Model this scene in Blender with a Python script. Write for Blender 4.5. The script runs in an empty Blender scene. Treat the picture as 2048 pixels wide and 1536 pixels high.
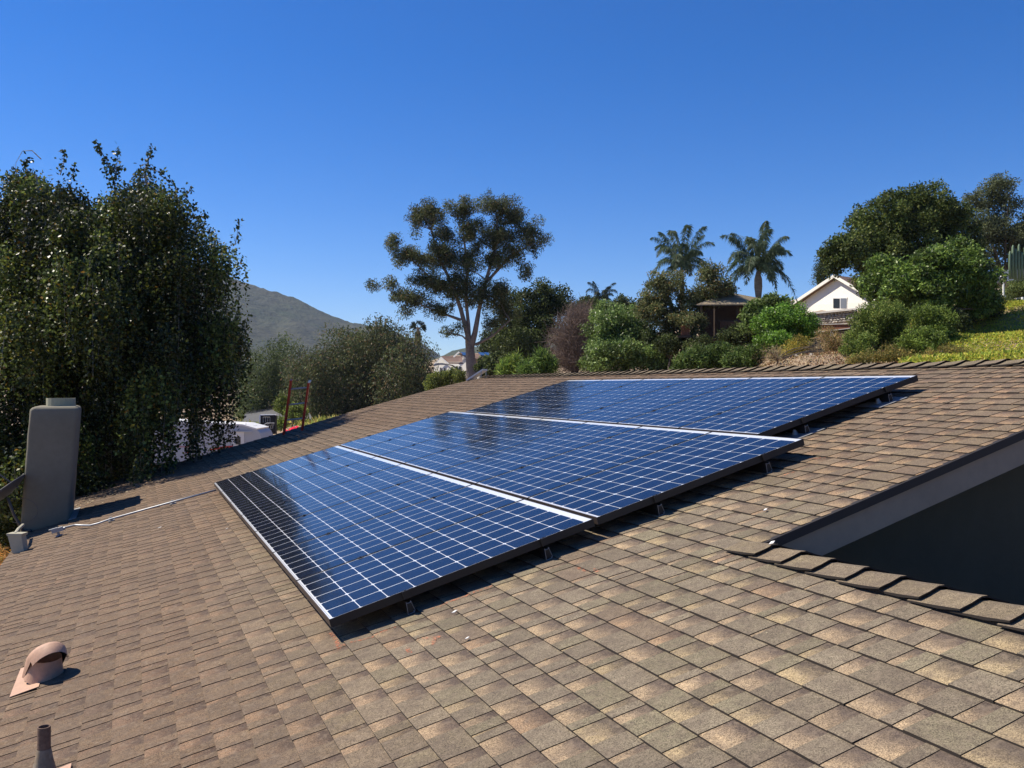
import bpy, math, random
import numpy as np
from mathutils import Vector, Matrix
random.seed(7); rng = np.random.default_rng(7)
S = bpy.context.scene
COL = S.collection
R = math.radians

# ------------------------------------------------------------------ camera
CAM = np.array([-0.959, -4.637, 1.238]); YAW = 0.4102; PIT = 0.0024; F = 1748.0
FW = np.array([math.sin(YAW)*math.cos(PIT), math.cos(YAW)*math.cos(PIT), math.sin(PIT)])
RT = np.array([math.cos(YAW), -math.sin(YAW), 0.0]); UP = np.cross(RT, FW)
cd = bpy.data.cameras.new("camera"); cam = bpy.data.objects.new("camera", cd); COL.objects.link(cam)
cd.sensor_width = 36; cd.lens = 36*F/2048; cd.clip_start = 0.05; cd.clip_end = 9000
cam.matrix_world = Matrix(((RT[0], UP[0], -FW[0], CAM[0]), (RT[1], UP[1], -FW[1], CAM[1]), (RT[2], UP[2], -FW[2], CAM[2]), (0, 0, 0, 1)))
S.camera = cam

# ------------------------------------------------------------------ sky, sun, exposure
SUN_AZ = R(-52.0); SUN_EL = R(51.5)          # azimuth from +Y towards +X
w = bpy.data.worlds.new("World"); S.world = w; w.use_nodes = True
nt = w.node_tree; nt.nodes.clear()
sky = nt.nodes.new("ShaderNodeTexSky"); sky.sky_type = 'NISHITA'; sky.sun_disc = False
sky.sun_elevation = SUN_EL; sky.sun_rotation = SUN_AZ
sky.altitude = 700; sky.air_density = 0.85; sky.dust_density = 0.0; sky.ozone_density = 4.5
hs = nt.nodes.new("ShaderNodeHueSaturation"); hs.inputs['Saturation'].default_value = 1.38; hs.inputs['Hue'].default_value = 0.511
bg = nt.nodes.new("ShaderNodeBackground"); bg.inputs['Strength'].default_value = 0.092
wo = nt.nodes.new("ShaderNodeOutputWorld")
nt.links.new(sky.outputs[0], hs.inputs['Color']); nt.links.new(hs.outputs[0], bg.inputs[0]); nt.links.new(bg.outputs[0], wo.inputs[0])
sd = bpy.data.lights.new("sun", 'SUN'); sd.energy = 4.6; sd.angle = R(0.5); sd.color = (1.0, 0.915, 0.785)
sun = bpy.data.objects.new("sun", sd); COL.objects.link(sun)
sv = Vector((math.sin(SUN_AZ)*math.cos(SUN_EL), math.cos(SUN_AZ)*math.cos(SUN_EL), math.sin(SUN_EL)))
sun.rotation_euler = sv.to_track_quat('Z', 'Y').to_euler(); sun.location = (0, 0, 40)
S.view_settings.view_transform = 'Standard'; S.view_settings.look = 'None'
S.view_settings.exposure = 0.70; S.view_settings.gamma = 1.0; S.view_settings.use_curve_mapping = False
S.render.engine = 'CYCLES'; S.cycles.max_bounces = 6; S.cycles.diffuse_bounces = 3; S.cycles.glossy_bounces = 3
S.cycles.transparent_max_bounces = 12; S.cycles.use_denoising = True

# ------------------------------------------------------------------ helpers
def at(px, py, D):
    return CAM + D*(FW + RT*(px-1024)/F - UP*(py-768)/F)
TH = 0.2683; HP = 0.134
U = np.array([0, 1, 0.]); V = np.array([math.cos(TH), 0, math.sin(TH)]); N = np.array([-math.sin(TH), 0, math.cos(TH)])
O = -N*HP
def rf(u, v, h=0.0):
    return O + U*u + V*v + N*h
def roofpx(px, py, h=0.0):
    d = FW + RT*(px-1024)/F - UP*(py-768)/F
    k = (h - (CAM-O)@N)/(d@N); P = CAM+d*k
    return float((P-O)@U), float((P-O)@V)
def proj(P):
    d = np.asarray(P)-CAM; z = d@FW
    return 1024+F*(d@RT)/z, 768-F*(d@UP)/z, z

def new_obj(name, data, parent=None, label=None, cat=None, group=None, kind=None, loc=None):
    o = bpy.data.objects.new(name, data); COL.objects.link(o)
    if parent is not None: o.parent = parent
    if loc is not None: o.location = loc
    tag(o, label, cat, group, kind)
    return o
def tag(o, label=None, cat=None, group=None, kind=None):
    if label: o['label'] = label
    if cat: o['category'] = cat
    if group: o['group'] = group
    if kind: o['kind'] = kind
    return o
def root(name, loc, label, cat, group=None, rot=None):
    o = new_obj(name, None, None, label, cat, group, None, loc)
    o.empty_display_size = .1
    if rot is not None: o.rotation_euler = rot
    return o

class MB:
    """collects geometry, then links it as ONE mesh object"""
    def __init__(s): s.v = []; s.f = []; s.m = []; s.n = 0; s.c = []
    def add(s, vs, fs, mi=0, col=None):
        b = s.n; s.v += [tuple(map(float, q)) for q in vs]; s.n += len(vs)
        s.f += [tuple(b+i for i in f) for f in fs]; s.m += [mi]*len(fs)
        s.c += [col or (1, 1, 1)]*len(vs)
        return s
    def box(s, p, ex, ey, ez, mi=0, col=None):
        """corner p and three edge vectors"""
        p, ex, ey, ez = map(lambda q: np.asarray(q, float), (p, ex, ey, ez))
        vs = [p, p+ex, p+ex+ey, p+ey, p+ez, p+ex+ez, p+ex+ey+ez, p+ey+ez]
        return s.add(vs, [(0, 3, 2, 1), (4, 5, 6, 7), (0, 1, 5, 4), (1, 2, 6, 5), (2, 3, 7, 6), (3, 0, 4, 7)], mi, col)
    def cbox(s, c, sx, sy, sz, ax=(1, 0, 0), ay=(0, 1, 0), az=(0, 0, 1), mi=0):
        ax, ay, az = (np.asarray(q, float) for q in (ax, ay, az)); c = np.asarray(c, float)
        return s.box(c-ax*sx/2-ay*sy/2-az*sz/2, ax*sx, ay*sy, az*sz, mi)
    def tube(s, pts, rad, sides=8, cap=True, mi=0):
        pts = [np.asarray(q, float) for q in pts]; n = len(pts)
        if not hasattr(rad, '__len__'): rad = [rad]*n
        vs = []; prev = None
        for i, q in enumerate(pts):
            t = pts[min(i+1, n-1)]-pts[max(i-1, 0)]; t = t/(np.linalg.norm(t)+1e-12)
            if prev is None:
                a = np.cross(t, (0, 0, 1.)); 
                if np.linalg.norm(a) < .1: a = np.cross(t, (1., 0, 0))
            else:
                a = prev - t*(prev@t)
            a = a/np.linalg.norm(a); prev = a; b = np.cross(t, a)
            for k in range(sides):
                g = 2*math.pi*k/sides; vs.append(q+rad[i]*(math.cos(g)*a+math.sin(g)*b))
        fs = [(i*sides+k, i*sides+(k+1) % sides, (i+1)*sides+(k+1) % sides, (i+1)*sides+k) for i in range(n-1) for k in range(sides)]
        if cap: fs += [tuple(range(sides))[::-1], tuple((n-1)*sides+k for k in range(sides))]
        return s.add(vs, fs, mi)
    def swap(s): s.v = [(y, x, z) for x, y, z in s.v]; return s
    def prism(s, poly, ext, mi=0):
        poly = [np.asarray(q, float) for q in poly]; ext = np.asarray(ext, float); n = len(poly)
        vs = poly+[q+ext for q in poly]
        fs = [tuple(range(n))[::-1], tuple(range(n, 2*n))]+[(i, (i+1) % n, n+(i+1) % n, n+i) for i in range(n)]
        return s.add(vs, fs, mi)
    def mesh(s, name, mats, origin=(0, 0, 0), smooth=False, colors=False):
        me = bpy.data.meshes.new(name); o = np.asarray(origin, float)
        me.from_pydata([tuple(np.asarray(q)-o) for q in s.v], [], s.f)
        for m in (mats if isinstance(mats, (list, tuple)) else [mats]): me.materials.append(m)
        me.polygons.foreach_set('material_index', s.m)
        if smooth: me.polygons.foreach_set('use_smooth', [True]*len(s.f))
        if colors:
            a = me.color_attributes.new('Col', 'FLOAT_COLOR', 'POINT')
            a.data.foreach_set('color', np.array([(*c, 1) for c in s.c], 'f').ravel())
        me.update(); return me
    def build(s, name, mats, parent=None, smooth=False, colors=False, **k):
        org = parent_world(parent) if parent is not None else (0, 0, 0)
        return new_obj(name, s.mesh(name, mats, org, smooth, colors), parent, **k)
def parent_world(p):
    l = np.zeros(3)
    while p is not None: l = l+np.array(p.location); p = p.parent
    return l

# ------------------------------------------------------------------ materials
def mat(name, color=(.5, .5, .5), rough=.7, metal=0, spec=.5, noise=None, bump=None, coat=0, attr=False, transl=0, alpha=None, stretch=None, ior=1.45):
    m = bpy.data.materials.new(name); m.use_nodes = True; t = m.node_tree; n = t.nodes; L = t.links
    b = n['Principled BSDF']; b.inputs['Base Color'].default_value = (*color, 1); b.inputs['Roughness'].default_value = rough
    b.inputs['Metallic'].default_value = metal; b.inputs['Specular IOR Level'].default_value = spec; b.inputs['IOR'].default_value = ior
    b.inputs['Coat Weight'].default_value = coat; b.inputs['Coat Roughness'].default_value = .03
    src = None
    g = n.new('ShaderNodeNewGeometry')
    if attr:
        a = n.new('ShaderNodeAttribute'); a.attribute_name = 'Col'; src = a.outputs['Color']
    if noise:   # (scale, amount, other color)
        for (sc, amt, oc) in noise:
            x = n.new('ShaderNodeTexNoise'); x.inputs['Scale'].default_value = sc; x.inputs['Detail'].default_value = 5
            x.inputs['Roughness'].default_value = .65
            if stretch:
                mp = n.new('ShaderNodeMapping'); mp.inputs['Scale'].default_value = stretch
                L.new(g.outputs['Position'], mp.inputs[0]); L.new(mp.outputs[0], x.inputs['Vector'])
            else: L.new(g.outputs['Position'], x.inputs['Vector'])
            mr = n.new('ShaderNodeMapRange'); mr.inputs['From Min'].default_value = .38; mr.inputs['From Max'].default_value = .68
            mr.inputs['To Max'].default_value = amt
            L.new(x.outputs['Fac'], mr.inputs['Value'])
            mx = n.new('ShaderNodeMix'); mx.data_type = 'RGBA'; mx.inputs['B'].default_value = (*oc, 1)
            for q in mx.inputs:
                if q.name == 'B' and q.type == 'RGBA': q.default_value = (*oc, 1); break
            A = [q for q in mx.inputs if q.name == 'A' and q.type == 'RGBA'][0]
            if src is not None: L.new(src, A)
            else: A.default_value = (*color, 1)
            L.new(mr.outputs[0], mx.inputs['Factor']); src = [q for q in mx.outputs if q.type == 'RGBA'][0]
    if src is not None: L.new(src, b.inputs['Base Color'])
    if bump:    # (scale, strength, distance)
        x = n.new('ShaderNodeTexNoise'); x.inputs['Scale'].default_value = bump[0]; x.inputs['Detail'].default_value = 4
        L.new(g.outputs['Position'], x.inputs['Vector'])
        bp = n.new('ShaderNodeBump'); bp.inputs['Strength'].default_value = bump[1]; bp.inputs['Distance'].default_value = bump[2]
        L.new(x.outputs['Fac'], bp.inputs['Height']); L.new(bp.outputs[0], b.inputs['Normal'])
    if transl:
        tr = n.new('ShaderNodeBsdfTranslucent'); ms = n.new('ShaderNodeMixShader'); ms.inputs[0].default_value = transl
        if src is not None: L.new(src, tr.inputs[0])
        else: tr.inputs[0].default_value = (*color, 1)
        L.new(b.outputs[0], ms.inputs[1]); L.new(tr.outputs[0], ms.inputs[2]); L.new(ms.outputs[0], n['Material Output'].inputs[0])
    m['b'] = 1
    return m
M = {}
M['leaf'] = mat('leaf', rough=.55, attr=True, transl=.38, spec=.25)
M['glossy_leaf'] = mat('glossy_leaf', rough=.42, attr=True, transl=.36, spec=.38)
M['bark_pale'] = mat('bark_pale', (.20, .16, .13), .85, noise=[(1.5, .8, (.08, .06, .05)), (9, .5, (.34, .28, .22))], bump=(30, .4, .02))
M['bark_dark'] = mat('bark_dark', (.09, .07, .055), .9, noise=[(6, .7, (.16, .13, .10))], bump=(30, .5, .02))
M['bark_birch'] = mat('bark_birch', (.42, .40, .36), .8, noise=[(4, .9, (.06, .05, .045))], stretch=(1, 1, 4))
M['palm_trunk'] = mat('palm_trunk', (.17, .14, .11), .9, noise=[(5, .8, (.30, .25, .20))], stretch=(.4, .4, 5))
M['stucco'] = mat('stucco', (.205, .188, .138), .92, noise=[(2, .6, (.155, .140, .10)), (11, .35, (.14, .125, .09))], bump=(140, .5, .004))
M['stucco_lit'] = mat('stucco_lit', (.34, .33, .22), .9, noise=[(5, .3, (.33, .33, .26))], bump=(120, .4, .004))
M['fascia'] = mat('fascia', (.31, .245, .175), .75, noise=[(1.5, .5, (.24, .19, .135)), (14, .3, (.18, .15, .12))], bump=(60, .1, .002))
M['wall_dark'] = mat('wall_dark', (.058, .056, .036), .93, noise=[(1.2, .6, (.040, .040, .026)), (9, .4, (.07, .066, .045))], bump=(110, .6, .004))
M['dark_strip'] = mat('dark_strip', (.022, .018, .016), .7)
M['alu'] = mat('aluminium', (.34, .335, .33), .55, metal=.35, noise=[(20, .5, (.26, .255, .25))])
M['galv'] = mat('galvanised', (.36, .37, .38), .5, metal=.5, noise=[(30, .6, (.26, .27, .28))])
M['black'] = mat('black_anodised', (.016, .015, .015), .45, spec=.5)
M['frame_lit'] = mat('sunlit_frame_side', (.075, .058, .05), .5, metal=.3)  # eave side of the black frame, tinted brown as if lit by grazing sun
M['rust'] = mat('rusty_iron', (.15, .095, .068), .85, noise=[(25, .8, (.25, .16, .11)), (60, .6, (.06, .04, .03))], bump=(80, .4, .004))
M['lead'] = mat('lead_boot', (.26, .185, .115), .85, noise=[(20, .7, (.30, .27, .21)), (50, .5, (.10, .09, .07))], bump=(40, .5, .01))
M['salmon'] = mat('salmon_paint', (.52, .315, .21), .65, noise=[(6, .4, (.36, .22, .15)), (40, .35, (.27, .18, .13))], bump=(60, .3, .003))
M['darkhole'] = mat('dark_inside', (.02, .018, .016), .9)
M['red'] = mat('red_fibreglass', (.42, .035, .02), .45, noise=[(10, .4, (.33, .03, .02))])
M['white'] = mat('white_paint', (.72, .71, .68), .5, noise=[(2, .3, (.62, .61, .58))])
M['whitewall'] = mat('cream_stucco', (.80, .78, .70), .9, noise=[(1, .25, (.72, .70, .62))], bump=(40, .3, .01))
M['rv'] = mat('rv_white', (.42, .43, .45), .4, noise=[(1, .3, (.35, .36, .38))])
M['rvred'] = mat('rv_red', (.45, .03, .02), .4)
M['rvgrey'] = mat('rv_grey', (.16, .18, .21), .4)
M['glass'] = mat('window_glass', (.03, .04, .05), .06, spec=.8)
M['brownroof'] = mat('brown_roof', (.16, .10, .075), .9, noise=[(3, .6, (.10, .065, .05))])
M['thatch'] = mat('thatch', (.24, .19, .12), .95, noise=[(2, .6, (.14, .11, .07)), (14, .6, (.32, .26, .17))], stretch=(1, 1, .4), bump=(14, .8, .08))
M['redwood'] = mat('redwood', (.20, .075, .035), .8, noise=[(5, .6, (.10, .04, .02))])
M['dkwood'] = mat('dark_wood', (.055, .035, .025), .85, noise=[(5, .6, (.09, .06, .04))])
M['stone'] = mat('field_stone', (.46, .41, .34), .95, noise=[(5, .8, (.18, .16, .14)), (13, .5, (.45, .42, .37))], bump=(20, .6, .05))
M['conc'] = mat('concrete', (.45, .43, .39), .9, noise=[(4, .5, (.33, .31, .28))])
M['cactus'] = mat('cactus_skin', (.10, .16, .09), .6, noise=[(5, .5, (.17, .22, .12))])
M['pink'] = mat('bougainvillea', rough=.6, attr=True, transl=.3)
M['cable'] = mat('grey_cable', (.10, .10, .095), .6)
M['dish'] = mat('dish_grey', (.07, .07, .075), .5)
M['beige'] = mat('beige_box', (.40, .37, .27), .65, noise=[(12, .4, (.30, .28, .20))])
M['pvblue'] = mat('roof_solar_glass', (.02, .035, .07), .15, spec=.8)
M['debris'] = mat('pale_chip', (.75, .72, .66), .8)

# solar cell: dark blue silicon under coated glass, faint busbars (flat print)
def cell_material():
    m = bpy.data.materials.new('solar_cell_glass'); m.use_nodes = True; t = m.node_tree; n = t.nodes; L = t.links
    b = n['Principled BSDF']; b.inputs['Roughness'].default_value = .5; b.inputs['Specular IOR Level'].default_value = .06
    b.inputs['Coat Weight'].default_value = 1; b.inputs['Coat Roughness'].default_value = .085; b.inputs['Coat IOR'].default_value = 1.38
    oi = n.new('ShaderNodeObjectInfo'); cr = n.new('ShaderNodeMix'); cr.data_type = 'RGBA'
    a = [q for q in cr.inputs if q.type == 'RGBA']; a[0].default_value = (.0022, .0032, .0095, 1); a[1].default_value = (.0032, .0048, .0150, 1)
    L.new(oi.outputs['Random'], cr.inputs['Factor'])
    g = n.new('ShaderNodeNewGeometry'); nz = n.new('ShaderNodeTexNoise'); nz.inputs['Scale'].default_value = 7; nz.inputs['Detail'].default_value = 6
    L.new(g.outputs['Position'], nz.inputs['Vector'])
    mr = n.new('ShaderNodeMapRange'); mr.inputs['From Min'].default_value = .45; mr.inputs['From Max'].default_value = .75; mr.inputs['To Max'].default_value = .03
    L.new(nz.outputs['Fac'], mr.inputs['Value'])
    dm = n.new('ShaderNodeMix'); dm.data_type = 'RGBA'; q = [q for q in dm.inputs if q.type == 'RGBA']; q[1].default_value = (.12, .115, .10, 1)
    L.new(mr.outputs[0], dm.inputs['Factor']); L.new([q for q in cr.outputs if q.type == 'RGBA'][0], q[0])
    # two busbars per cell running along the panel
    tc = n.new('ShaderNodeTexCoord'); sx = n.new('ShaderNodeSeparateXYZ'); L.new(tc.outputs['Object'], sx.inputs[0])
    ab = n.new('ShaderNodeMath'); ab.operation = 'ABSOLUTE'; L.new(sx.outputs[1], ab.inputs[0])
    sb = n.new('ShaderNodeMath'); sb.operation = 'SUBTRACT'; L.new(ab.outputs[0], sb.inputs[0]); sb.inputs[1].default_value = .039
    ab2 = n.new('ShaderNodeMath'); ab2.operation = 'ABSOLUTE'; L.new(sb.outputs[0], ab2.inputs[0])
    lt = n.new('ShaderNodeMath'); lt.operation = 'LESS_THAN'; L.new(ab2.outputs[0], lt.inputs[0]); lt.inputs[1].default_value = .0008
    ml = n.new('ShaderNodeMath'); ml.operation = 'MULTIPLY'; L.new(lt.outputs[0], ml.inputs[0]); ml.inputs[1].default_value = .05
    bm_ = n.new('ShaderNodeMix'); bm_.data_type = 'RGBA'; q = [q for q in bm_.inputs if q.type == 'RGBA']; q[1].default_value = (.35, .37, .42, 1)
    L.new(ml.outputs[0], bm_.inputs['Factor']); L.new([x for x in dm.outputs if x.type == 'RGBA'][0], q[0])
    L.new([x for x in bm_.outputs if x.type == 'RGBA'][0], b.inputs['Base Color'])
    nb = n.new('ShaderNodeTexNoise'); nb.inputs['Scale'].default_value = 2.2; nb.inputs['Detail'].default_value = 2
    L.new(g.outputs['Position'], nb.inputs['Vector'])
    bp = n.new('ShaderNodeBump'); bp.inputs['Strength'].default_value = .25; bp.inputs['Distance'].default_value = .004
    rr = n.new('ShaderNodeMapRange'); rr.inputs['From Min'].default_value = .35; rr.inputs['From Max'].default_value = .7; rr.inputs['To Min'].default_value = .06; rr.inputs['To Max'].default_value = .13
    L.new(nz.outputs['Fac'], rr.inputs['Value']); L.new(rr.outputs[0], b.inputs['Coat Roughness'])
    L.new(nb.outputs['Fac'], bp.inputs['Height']); L.new(bp.outputs[0], b.inputs['Coat Normal'])
    return m
M['cell'] = cell_material()
M['flash_shaded'] = mat('shaded_flashing', (.10, .10, .105), .6, metal=.3)  # flashing colour darkened to deepen the shadow under the array
M['backsheet'] = mat('white_backsheet', (.68, .70, .72), .5, coat=1)
M['ribbon'] = mat('cell_ribbon', (.30, .31, .33), .45, coat=1)

# shingle: stone granules; UV.x>0.5 = recessed underlayer (tan with printed dark shadow band), UV.y = 0 butt .. 1 top of exposure
def shingle_material():
    m = bpy.data.materials.new('asphalt_shingle'); m.use_nodes = True; t = m.node_tree; n = t.nodes; L = t.links
    b = n['Principled BSDF']; b.inputs['Roughness'].default_value = .93; b.inputs['Specular IOR Level'].default_value = .25
    def mix(f, A, B, fv=None, bt='MIX'):
        x = n.new('ShaderNodeMix'); x.data_type = 'RGBA'; x.blend_type = bt; q = [q for q in x.inputs if q.type == 'RGBA']
        for s, d in ((A, q[0]), (B, q[1])):
            if isinstance(s, tuple): d.default_value = (*s, 1)
            else: L.new(s, d)
        if f is not None: L.new(f, x.inputs['Factor'])
        else: x.inputs['Factor'].default_value = fv
        return [q for q in x.outputs if q.type == 'RGBA'][0]
    def noise(sc, det, lo, hi, to=1.0):
        x = n.new('ShaderNodeTexNoise'); x.inputs['Scale'].default_value = sc; x.inputs['Detail'].default_value = det; L.new(g.outputs['Position'], x.inputs['Vector'])
        r = n.new('ShaderNodeMapRange'); r.inputs['From Min'].default_value = lo; r.inputs['From Max'].default_value = hi; r.inputs['To Max'].default_value = to
        L.new(x.outputs['Fac'], r.inputs['Value']); return r.outputs[0]
    g = n.new('ShaderNodeNewGeometry')
    a = n.new('ShaderNodeAttribute'); a.attribute_name = 'Col'
    uv = n.new('ShaderNodeUVMap'); uv.uv_map = 'UVMap'; sp = n.new('ShaderNodeSeparateXYZ'); L.new(uv.outputs[0], sp.inputs[0])
    rec = n.new('ShaderNodeMath'); rec.operation = 'GREATER_THAN'; rec.inputs[1].default_value = .5; L.new(sp.outputs[0], rec.inputs[0])
    # printed dark band in the upper part of a recess, edge broken by noise
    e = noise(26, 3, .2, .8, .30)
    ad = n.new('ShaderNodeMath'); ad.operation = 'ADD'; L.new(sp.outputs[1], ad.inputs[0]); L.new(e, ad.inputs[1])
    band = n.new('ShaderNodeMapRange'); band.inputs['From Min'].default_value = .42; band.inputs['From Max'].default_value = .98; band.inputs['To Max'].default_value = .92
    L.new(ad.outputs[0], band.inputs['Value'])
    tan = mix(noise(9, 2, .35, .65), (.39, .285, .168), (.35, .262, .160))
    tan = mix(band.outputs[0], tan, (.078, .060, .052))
    tab = mix(noise(7, 3, .35, .65), (.186, .153, .106), (.212, .177, .120))
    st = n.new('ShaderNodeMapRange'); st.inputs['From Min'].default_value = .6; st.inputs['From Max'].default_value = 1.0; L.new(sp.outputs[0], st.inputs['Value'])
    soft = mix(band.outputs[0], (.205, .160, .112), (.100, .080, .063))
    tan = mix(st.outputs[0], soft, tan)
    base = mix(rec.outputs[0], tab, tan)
    base = mix(None, base, a.outputs['Color'], 1.0, 'MULTIPLY')
    # granules
    vo = n.new('ShaderNodeTexVoronoi'); vo.inputs['Scale'].default_value = 330; L.new(g.outputs['Position'], vo.inputs['Vector'])
    sc = n.new('ShaderNodeSeparateColor'); L.new(vo.outputs['Color'], sc.inputs[0])
    r = n.new('ShaderNodeMapRange'); r.inputs['From Min'].default_value = 0; r.inputs['From Max'].default_value = 1; r.inputs['To Min'].default_value = .38; r.inputs['To Max'].default_value = 1.62
    L.new(sc.outputs[0], r.inputs['Value'])
    cc = n.new('ShaderNodeCombineColor'); [L.new(r.outputs[0], cc.inputs[i]) for i in range(3)]
    base = mix(None, base, cc.outputs[0], 1.0, 'MULTIPLY')
    base = mix(noise(17, 4, .40, .66, .42), base, (.105, .080, .062))
    base = mix(noise(38, 3, .52, .72, .35), base, (.30, .235, .165))
    big = noise(2.1, 5, .40, .68, .30); base = mix(big, base, (.120, .090, .068))
    base = mix(noise(70, 3, .62, .70, .5), base, (.06, .048, .042))
    L.new(base, b.inputs['Base Color'])
    bp = n.new('ShaderNodeBump'); bp.inputs['Strength'].default_value = .5; bp.inputs['Distance'].default_value = .0015
    L.new(vo.outputs['Distance'], bp.inputs['Height']); L.new(bp.outputs[0], b.inputs['Normal'])
    return m
M['shingle'] = shingle_material()
M['cap_edge'] = mat('cap_edge', (.022, .017, .014), .95)
M['shingle_edge'] = mat('shingle_edge', (.040, .031, .024), .95)

# ------------------------------------------------------------------ ground and hills
def sstep(a, b, x):
    t = np.clip((x-a)/(b-a), 0, 1); return t*t*(3-2*t)
def vnoise(x, y, seed=0):
    x = np.asarray(x, float); y = np.asarray(y, float)
    xi = np.floor(x).astype(np.int64); yi = np.floor(y).astype(np.int64); xf = x-xi; yf = y-yi
    def h(a, b):
        q = (a*374761393+b*668265263+seed*1442695041) & 0xffffffff
        q = ((q ^ (q >> 13))*1274126177) & 0xffffffff
        return ((q ^ (q >> 16)) & 0xffff)/65535.
    u = xf*xf*(3-2*xf); v = yf*yf*(3-2*yf)
    return (h(xi, yi)*(1-u)+h(xi+1, yi)*u)*(1-v)+(h(xi, yi+1)*(1-u)+h(xi+1, yi+1)*u)*v
def fbm(x, y, o=4, seed=0):
    s = 0; a = 1; t = 0
    for k in range(o): s = s+a*vnoise(x*2**k, y*2**k, seed+k); t += a; a *= .5
    return s/t
CP = np.array([(7.9, 22, 2.03), (10.7, 30, 3.0), (13.8, 38, 3.9), (16.4, 45, 5.0), (7.0, 14, 1.66), (11.7, 22, 2.47), (18.2, 32, 4.15), (26, 45, 5.8),
    (9.3, 40, 2.6), (4.5, 35, 1.6), (2, 45, 1.7), (-2.5, 55, .4), (-6.4, 90, 1.6), (-5, 62, -.6), (-6.5, 74, -.4), (-9, 60, -1.8), (-13.9, 75, -2.0), (-21, 80, -3.4), (-18, 50, -3.8), (-15, 56, -3.8), (-16, 30, -3.5),
    (-3, 10, -3.4), (3, 0, -3.2), (8, 3, -1.5), (5.5, 10, -.6), (9, 8, .2), (14, 12, 1.6), (20, 60, 6.5), (44, 100, 12), (5, 120, 6), (-45, 150, -3.8), (-70, 60, -3.8), (-30, 10, -3.6),
    (-10, -20, -3.4), (20, -20, -2), (60, 40, 10), (-20, 200, -2), (60, 250, 20), (-120, 300, -2), (-13, 40, -3.7), (2.2, 24, .5), (-3, 26, -.8), (-7, 22, -2.8), (-6, 40, -1.2), (12, 15.5, 1.9), (5, 20, .3), (6.5, 26, .8), (5, 29, .7), (8, 32, 1.7), (-1.5, 18, -1.2), (-2, 30, -1.2), (-4.5, 38, -1.0), (-4, 46, .2), (0, 36, .6), (3.5, 40, 1.2)])
def ground_z(lat, dep):
    lat = np.asarray(lat, float); dep = np.asarray(dep, float)
    sc = 1+np.clip(dep, 0, 400)/60
    d = np.stack([((lat-c[0])**2+(dep-c[1])**2) for c in CP], -1)+.8
    wt = d**-1.9
    return (wt*CP[:, 2]).sum(-1)/wt.sum(-1)
def latdep(P):
    d = np.asarray(P)-CAM; return float(d@RT), float(d@np.array([math.sin(YAW), math.cos(YAW), 0]))
FH = np.array([math.sin(YAW), math.cos(YAW), 0])
def on_ground(px, D, dz=0.0):
    lat = (px-1024)/F*D; P = CAM+FH*D+RT*lat; P[2] = float(ground_z(lat, D))+dz; return P

def grid_mesh(name, LAT, DEP, Z, material, **k):
    nx, ny = LAT.shape
    P = CAM[None, None]*np.array([1, 1, 0])+RT*LAT[..., None]+FH*DEP[..., None]; P[..., 2] = Z
    P = P.reshape(-1, 3); idx = np.arange(nx*ny).reshape(nx, ny)
    f = np.stack([idx[:-1, :-1], idx[1:, :-1], idx[1:, 1:], idx[:-1, 1:]], -1).reshape(-1, 4)
    me = fast_mesh(name, P, f, material, smooth=True)
    return new_obj(name, me, **k)
def fast_mesh(name, P, f, material, smooth=False, col=None):
    me = bpy.data.meshes.new(name); nv = len(P); nf = len(f); k = f.shape[1]
    me.vertices.add(nv); me.vertices.foreach_set('co', np.ascontiguousarray(P, 'f').ravel())
    me.loops.add(nf*k); me.loops.foreach_set('vertex_index', np.ascontiguousarray(f, 'i').ravel())
    me.polygons.add(nf); me.polygons.foreach_set('loop_start', np.arange(nf, dtype='i')*k)
    me.polygons.foreach_set('loop_total', np.full(nf, k, 'i'))
    if smooth: me.polygons.foreach_set('use_smooth', np.ones(nf, bool))
    me.materials.append(material); me.update(calc_edges=True)
    if col is not None:
        a = me.color_attributes.new('Col', 'FLOAT_COLOR', 'POINT')
        a.data.foreach_set('color', np.ascontiguousarray(np.concatenate([col, np.ones((len(col), 1))], 1), 'f').ravel())
    return me

M['ground'] = mat('dry_soil', (.23, .16, .10), .95, noise=[(.25, .8, (.33, .26, .15)), (1.7, .6, (.17, .10, .065)), (9, .5, (.40, .32, .23))], bump=(6, .6, .08))
M['chap'] = mat('chaparral', (.016, .034, .010), .95, noise=[(.010, .7, (.10, .075, .045)), (.035, .95, (.003, .007, .003)), (.09, .6, (.06, .065, .03))], bump=(.15, 1.0, 4))
M['farwood'] = mat('far_wood', (.040, .055, .028), .95, noise=[(.05, .8, (.075, .085, .045)), (.3, .7, (.02, .028, .016))], bump=(.3, 1.0, 2))
M['road'] = mat('asphalt_road', (.085, .085, .085), .9, noise=[(.5, .5, (.12, .12, .115))])
lx = np.concatenate([np.linspace(-2600, -160, 20), np.linspace(-150, -42, 19), np.linspace(-40, 45, 120), np.linspace(48, 150, 19), np.linspace(160, 2600, 20)])
ly = np.concatenate([np.linspace(-2000, -40, 12), np.linspace(-30, 0, 11), np.linspace(.7, 75, 110), np.linspace(78, 200, 30), np.linspace(220, 4200, 30)])
LT, DP = np.meshgrid(lx, ly, indexing='ij')
Z = ground_z(LT, DP)+(fbm(LT*.7, DP*.7, 3)-.5)*.25*(DP > 5)
Z = np.where((LT > -14) & (LT < 9) & (DP > -8) & (DP < 20), np.minimum(Z, -2.6+np.clip(LT+1, 0, 9)*.32), Z)
grid_mesh('ground', LT, DP, Z, M['ground'], kind='structure')

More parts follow.
